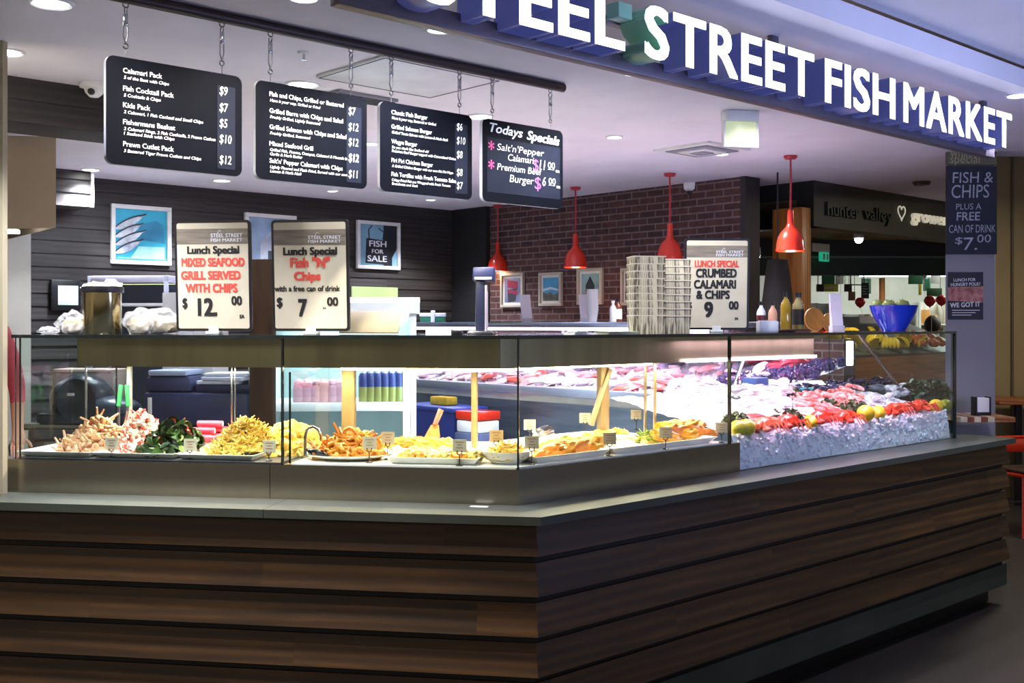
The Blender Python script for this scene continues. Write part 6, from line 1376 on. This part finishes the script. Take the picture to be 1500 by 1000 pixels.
# timber post and red balloons
def at(px, py, d): return pd(px, py, d)
p = at(1292, 480, 10.3); tag(MB().rbox(-.022, .022, -.022, .022, 0, 1.5 + (HOR - 407) / F * 10.3, .004).build('orange_post', M_orangewood, None, 35, None, Vector((p.x, p.y, 0)), 0), 'slim orange timber post above the blue bowl', 'post')
def balloon(px, py, d, r, c, label):
    p = at(px, py, d); t = thing('balloon', label, 'balloon', p); MB().lathe([(.0, -1.12 * r), (.08 * r, -1.1 * r), (.12 * r, -.98 * r), (.55 * r, -.72 * r), (.92 * r, -.2 * r), (r, .15 * r), (.8 * r, .65 * r), (.4 * r, .93 * r), (0, r)], 24).build('skin', c, t); MB().tube([(0, 0, -1.1 * r), (.02, 0, -1.9 * r), (0, .02, -(p.z - .01))], .002, 4).build('string', M_white, t)
M_bal = mat('balloon_red', 'd8303a', 'cc2832', 4, .2); M_balb = mat('balloon_blue', '6a8fd0', None, 4, .2)
balloon(1260, 443, 11.5, .055, M_bal, 'red balloon left of the blue bowl'); balloon(1362, 441, 11.5, .062, M_bal, 'red balloon right of the blue bowl'); balloon(1379, 440, 11.8, .060, M_bal, 'red balloon touching the lilac pillar edge')
balloon(1352, 394, 12.2, .075, M_bal, 'red balloon high under the green band at right'); balloon(1229, 398, 12.2, .05, M_bal, 'red balloon high under the green band at left'); balloon(1352, 402, 12.7, .055, M_balb, 'blue balloon below the high right red balloon')
# supermarket shell
YW = 17.0
struct(MB().box(3.2, 12.5, YW, YW + .1, 0, 3.0), 'wall_supermarket', mat('supermarket_wall', 'd7dcd2', 'c9cfc4', 2, .7))
struct(MB().box(2.5, 12.5, 11.2, YW, 2.75, 2.85), 'ceiling_supermarket', M_ceil)
for k, (px, w_, d, lab) in enumerate(((1330, 1.5, 14.5, 'long fluorescent batten nearest the green band'), (1340, 1.6, 16.0, 'second fluorescent batten deeper in the supermarket'), (1235, 1.0, 15.0, 'fluorescent batten at left in the supermarket'))):
    p = at(px, 400, d); t = thing('fluorescent_light', lab, 'ceiling light', (p.x, p.y, 2.2 if k < 2 else 2.22), 0, 'supermarket battens'); mb = MB(); mb.rbox(-w_ / 2, w_ / 2, -.06, .06, .01, .05, .004); mb.build('body', M_white, t); mb = MB(); mb.rbox(-w_ / 2, w_ / 2, -.04, .04, -.01, .01, .004); mb.build('tube', mat('batten_tube', 'fbfff4', None, 4, .4, emit=5), t)
    for s in (-1, 1): MB().tube([(s * w_ * .4, 0, .05), (s * w_ * .4, 0, .55)], .004, 4).build('wire', M_dark, t)
lamp('supermarket_lamp', 'AREA', (6.0, 13.6, 2.7), 170, (.96, 1, .92), 4.0, (0, 0, 0), 4.0)
def gondola(pxa, pxb, d, z1, label, seed, shelves=4):
    random.seed(seed); a, b = at(pxa, 470, d), at(pxb, 470, d); w = b.x - a.x; t = thing('grocery_shelf', label, 'shelf unit', (a.x, d, 0), 0, 'supermarket shelving')
    mb = MB(); mb.rbox(0, w, .35, .40, 0, z1, .004); mb.rbox(0, .03, 0, .4, 0, z1, .003); mb.rbox(w - .03, w, 0, .4, 0, z1, .003); mb.build('frame', mat('shelf_white', 'dfe3da', None, 4, .5), t)
    cols = ['3f6f4a', '2b2d33', 'c9b23a', 'd8d8cf', '7f98a8', 'b34a3a', '556b3a', 'd99a4a']
    for k in range(shelves):
        z = z1 - .28 - .27 * k; mb = MB(); mb.rbox(.03, w - .03, 0, .35, z - .02, z, .003); mb.build('shelf', mat('shelf_white', 'dfe3da'), t)
        x = .06
        while x < w - .12 and z > .95:
            ww = rnd(.06, .12); hh = rnd(.10, .20); mb = MB(); mb.rbox(0, ww, 0, .2, 0, hh, .006); c = random.choice(cols)
            tag(mb.build('grocery_box', mat('pack_' + c, c, None, 9, .5), None, 35, None, (a.x + x, d + .06, z + .001)), 'small grocery pack among many on the ' + label, 'grocery pack', 'packs on the ' + label); x += ww + rnd(.01, .05)
gondola(1196, 1232, 12.6, 1.74, 'shelf unit right of the orange column', 3); gondola(1236, 1275, 13.4, 1.62, 'low shelf unit behind the left red balloon', 4); gondola(1296, 1345, 13.2, 1.70, 'shelf unit above the blue bowl', 5); gondola(1346, 1392, 14.0, 1.78, 'shelf unit behind the red balloons at right', 6)
def hang(px0, px1, py0, py1, d, c, label, name='hanging_sign', cat='sign', text=None, tc=None, em=.0):
    a, b = at(px0, py1, d), at(px1, py0, d); w, h = b.x - a.x, b.z - a.z; t = thing(name, label, cat, (a.x, d, a.z)); mb = MB(); mb.rbox(0, w, 0, .015, 0, h, .002); mb.build('panel', mat('sign_' + c, c, None, 6, .5, emit=em), t)
    for x in (.1, .9): MB().tube([(w * x, .008, h), (w * x, .008, max(h + .05, 2.74 - a.z))], .003, 4).build('wire', M_dark, t)
    if text:
        mb = MB(); n = len(text)
        for i, s in enumerate(text): mb.text(s, w * .5, h * (1 - (i + .8) / (n + .2)), h * .55 / n, -.003, width=w * .8, align='C')
        mb.build('words', tc or M_white, t, smooth=0)
    elif text is None and h > .15:
        mb = MB()
        for k in range(4): mb.box(w * .15, w * (.6 + .2 * (k % 2)), -.0025, -.0005, h * (.75 - .16 * k), h * (.79 - .16 * k))
        mb.build('pale_lines', mat('pale_lines', 'a9c9b0', None, 6, .5), t)
hang(1204, 1223, 400, 416, 12.4, '2f7a58', 'green hanging sign nearest the orange column'); hang(1331, 1352, 402, 416, 12.6, '2f7a58', 'wide green hanging sign right of the fluorescent battens'); hang(1353, 1363, 408, 426, 12.8, '2f8a60', 'narrow green hanging sign beside the lilac pillar'); hang(1262, 1276, 408, 430, 14.2, '3f8a68', 'green banner in the middle of the supermarket')
hang(1196, 1228, 416, 427, 12.2, 'cfcf2a', 'yellow sign with dark end on the shelf right of the orange column', text=['honey'], tc=M_white); hang(1346, 1350, 416, 432, 12.5, 'd6cf30', 'thin yellow flag sign near the right balloons', text=[]); hang(1197, 1207, 416, 427, 12.15, '2b2118', 'small dark board left of the yellow sign', text=[])
hang(1237, 1248, 416, 427, 12.3, '3a2a24', 'small dark framed board left of the supermarket middle', text=[]); hang(1262, 1273, 414, 437, 12.3, '2b2320', 'tall dark framed board in the supermarket middle'); hang(1243, 1253, 427, 440, 12.3, 'a06a4a', 'small brown poster beside the left red balloon', text=[])
hang(1358, 1380, 422, 434, 12.6, '1f4a2a', 'dark green leafy sign just left of the lilac pillar', text=[]); hang(1364, 1378, 400, 415, 13, 'e6ebe6', 'white hanging panel near the right balloons', text=[]); hang(1224, 1236, 402, 416, 13, 'e3e8e6', 'white hanging panel left in the supermarket', text=[])
mb = MB(); mb.tube([(-.0, 0, .28), (.10, 0, .22), (.155, 0, .11), (.165, 0, 0)], .008, 6); mb.tube([(0, 0, 0), (.165, 0, 0)], .008, 6); mb.tube([(0, 0, 0), (0, 0, .78)], .008, 6); tag(mb.build('quarter_arch', M_dark, None, 35, None, at(1246, 417, 13.0)), 'dark quarter round bracket hanging left of the tall dark board', 'bracket')
M_blk = mat('black_jacket', '1b1c20', '141518', 5, .7)
p = at(1366, 470, 12.0); figure('person', 'person in a dark jacket far back between the blue bowl and the pillar', Vector((p.x, p.y, 0)), 2.6, 1.60, {}, [M_skin, M_blk, M_blk, M_jeans, M_shoe], lambda c: 4 if c.z < .09 else 0 if c.z > 1.47 or (c.z < .93 and abs(c.x) > .205) else 1 if c.z > .92 else 3)

# ------------------------------------------------------------------ right side: pillar, boards, table, stools
DP = 6.5
pa_, pb_ = at(1385, 300, DP), at(1457, 300, DP)
wP = pb_.x - pa_.x
struct(MB().prism([(0, 0), (wP, 0), (wP + .16, .35), (.145, .35)], 0, ZC - .001), 'wall_pillar', M_lilac, Vector((pa_.x, DP, 0)), 0)
dB = DP - .03
def bpos(px, py): return at(px, py, dB)
t = thing('pillar_blackboard', 'navy chalkboard on the pillar offering fish and chips plus a free can of drink', 'chalkboard', Vector((pa_.x, dB, bpos(1385, 372).z)), 0)
h = bpos(1385, 243).z - bpos(1385, 372).z; w = wP
mb = MB(); mb.plate([(0, 0), (w, 0), (w, h), (0, h)], 0, .025, 0); mb.build('panel', mat('navy_board', '171b2c', '12162a', 8, .6), t)
mc = mat('grey_chalk', 'b9bcc6', '9a9da8', 60, .8)
for s, x0, x1, y0, y1 in (('FISH &', .10, .92, 250, 268), ('CHIPS', .08, .84, 268, 290), ('PLUS A', .17, .68, 297, 307), ('FREE', .18, .66, 309, 323), ('CAN OF DRINK', .03, .97, 328, 341), ('$', .15, .30, 346, 357), ('7.', .33, .60, 345, 366), ('00', .60, .88, 342, 355)):
    mb = MB(); zz = bpos(1400, y1).z - bpos(1400, 372).z; hh = bpos(1400, y0).z - bpos(1400, y1).z; mb.text(s, w * x0, zz, hh * .92, -.002, width=w * (x1 - x0), shear=.06, bold=.012 if s == 'FREE' else 0, rot=.015); mb.build('chalk_line', mc, t, smooth=0)
t = thing('pillar_header', 'olive header panel reading whats special at the top of the pillar', 'sign', Vector((pa_.x, dB, bpos(1385, 241).z)), 0); h2 = ZC - .002 - bpos(1385, 241).z
mb = MB(); mb.plate([(0, 0), (w, 0), (w, h2), (0, h2)], 0, .025, 0); mb.build('panel', mat('olive_header', '6b6648', '5f5a3e', 3, .5), t); mb = MB(); mb.text("what's", w * .05, h2 * .58, .055, -.002, width=w * .55); mb.text('special', w * .05, h2 * .12, .055, -.002, width=w * .60); mb.build('words', mat('pale_olive_words', 'a8a384', None, 5, .6), t, smooth=0)
a, b = bpos(1391, 468), bpos(1443, 398); w, h = b.x - a.x, b.z - a.z
t = thing('food_poster', 'dark poster with a pink seafood band and white words WE GOT IT on the pillar', 'poster', Vector((a.x, DP - .004, a.z)), 0)
mb = MB(); mb.plate([(0, 0), (w, 0), (w, h), (0, h)], 0, .003, 0); mb.build('sheet', mat('poster_dark', '2a2730', '221f28', 6, .5), t)
mb = MB(); mb.plate([(0, h * .40), (w, h * .36), (w, h * .70), (0, h * .68)], -.001, 0, 0); mb.build('food_photo', mat('poster_food', 'd0968a', '9c4f48', 26, .5), t)
mb = MB(); mb.text('LUNCH FOR', w * .16, h * .80, h * .065, -.002, width=w * .62, bold=.02, rot=.03); mb.text('HUNGRY FOLK?', w * .08, h * .70, h * .07, -.002, width=w * .84, bold=.02, rot=.03); mb.build('headline', M_white, t, smooth=0); mb = MB(); mb.text('WE GOT IT', w * .06, h * .255, h * .10, -.002, width=w * .86, bold=.03, rot=.04); mb.build('slogan', M_white, t, smooth=0); mb = MB()
for k in range(3): mb.box(w * .12, w * (.9 - .12 * k), -.0015, -.0003, h * (.19 - .05 * k), h * (.205 - .05 * k))
mb.build('small_print', M_white, t, smooth=0)
# olive wall far right
struct(MB().box(-.02, 6, 0, .1, 0, 3.3), 'wall_right_olive', M_olive, Vector((at(1457, 400, 9.4).x, 9.4, 0)), 0)
struct(MB().box(-.01, .01, -.012, 0, 0, 3.3), 'trim_5', mat('olive_seam', '5a5036'), Vector((at(1483, 400, 9.38).x, 9.385, 0)), 0)
# wall table with napkins
ta = at(1402, 606, 6.12); zt_ = 1.5 + (HOR - 609) / F * 6.2; tb_ = at(1473, 606, 6.2)
t = thing('wall_table', 'striped timber bar table fixed to the lilac pillar', 'table', Vector((ta.x, 6.12, 0)), 0); w = tb_.x - ta.x
for k in range(8):
    mb = MB(); x0 = w * k / 8; sh = .06; y0, y1 = 0, .30; mb.add([(x0 + .02, y0, zt_ - .028), (x0 + .02 + w / 8 - .001, y0, zt_ - .028), (x0 + w / 8 - .001, y1, zt_ - .028), (x0, y1, zt_ - .028), (x0 + .02, y0, zt_), (x0 + .02 + w / 8 - .001, y0, zt_), (x0 + w / 8 - .001, y1, zt_), (x0, y1, zt_)], [(3, 2, 1, 0), (4, 5, 6, 7), (0, 1, 5, 4), (1, 2, 6, 5), (2, 3, 7, 6), (3, 0, 4, 7)])
    mb.build('board', (M_table, mat('pale_board', 'cbb9a0', 'bba990', 6, .4, stretch=(8, 1, 1)), mat('red_brown_board', '7a3b26', '682f1e', 6, .4, stretch=(8, 1, 1)))[(1, 2, 1, 2, 1, 0, 0, 0)[k]], t, smooth=0)
mb = MB(); mb.rbox(.03, .07, .22, .26, 0, zt_ - .03, .004); mb.rbox(.01, w * .5, .06, .26, 0, .02, .004); mb.build('table_leg', M_dark, t)
p = at(1437, 600, 6.26); t = thing('napkin_holder', 'black napkin holder with white napkins on the bar table by the pillar', 'napkin holder', Vector((p.x, 6.26, zt_ + .001)), .15)
mb = MB(); mb.rbox(-.045, .045, -.03, .03, 0, .008, .002); mb.rbox(-.045, .045, -.031, -.026, 0, .018, .001); mb.rbox(-.045, -.040, -.03, .03, 0, .105, .001); mb.rbox(.040, .045, -.03, .03, 0, .105, .001); mb.build('holder', M_dark, t); mb = MB(); mb.rbox(-.038, .038, -.024, .024, .009, .098, .004); mb.build('napkins', M_white, t)
# second timber table and red stools
p = at(1452, 585, 8.9); zt2 = 1.5 + (HOR - 585) / F * 8.9; t = thing('timber_table', 'long timber table along the olive wall cut by the right edge', 'table', Vector((p.x, 8.75, 0)), 0)
mb = MB(); mb.rbox(0, 1.6, 0, .55, zt2 - .035, zt2, .005); mb.build('table_top', M_table, t)
for x in (.25, 1.4): mb = MB(); mb.rbox(x, x + .05, .25, .30, 0, zt2 - .035, .004); mb.build('leg', M_dark, t)
M_seat = mat('dark_seat_wood', '3b2a1e', '2c1f16', 6, .5, stretch=(6, 1, 1)); M_redm = mat('red_steel', 'dd3a20', 'cf3018', 4, .25, coat=.4)
def stool(p, rz, label):
    t = thing('red_stool', label, 'chair', p, rz, 'red metal chairs'); s = .17; hs = .46
    mb = MB(); mb.rbox(-s, s, -s, s, hs - .025, hs, .012); mb.build('seat', M_seat, t)
    mb = MB(); mb.rbox(-s - .01, s + .01, -s - .01, s + .01, hs - .05, hs - .026, .008); mb.build('seat_frame', M_redm, t)
    for sx in (-1, 1):
        for sy in (-1, 1):
            mb = MB(); mb.tube([(sx * s * .92, sy * s * .92, hs - .05), (sx * (s + .075), sy * (s + .075), 0)], [.030, .014], 4); mb.build('leg', M_redm, t)
    mb = MB(); mb.tube([(-s, s, hs), (-s, s + .02, hs + .17), (-s + .03, s + .03, hs + .20), (s - .03, s + .03, hs + .20), (s, s + .02, hs + .17), (s, s, hs)], .011, 8); mb.build('back_rail', M_redm, t)
    mb = MB(); mb.rbox(-s + .01, s - .01, s + .022, s + .032, hs + .09, hs + .19, .004); mb.build('back_panel', M_redm, t)
    mb = MB()
    for sy in (-1, 1): mb.tube([(-s - .03, sy * (s + .03), .18), (s + .03, sy * (s + .03), .18)], .007, 6)
    mb.build('stretcher', M_chrome, t)
p = at(1507, 700, 7.9); stool(Vector((p.x, p.y, 0)), .25, 'red metal chair with a dark wooden seat at the right edge, nearest the counter')
p = at(1575, 690, 8.4); stool(Vector((p.x, p.y, 0)), .1, 'red metal chair further right along the timber table, mostly cut off')
p = pz(702, 742, LEDGE); mb = MB(); mb.rbox(-.03, .03, -.012, .012, .0003, .0012, .0003, 1); tag(mb.build('paper_sticker', M_white, None, 35, None, p, RL - .05), 'small white paper sticker on the grey ledge near the corner', 'sticker')
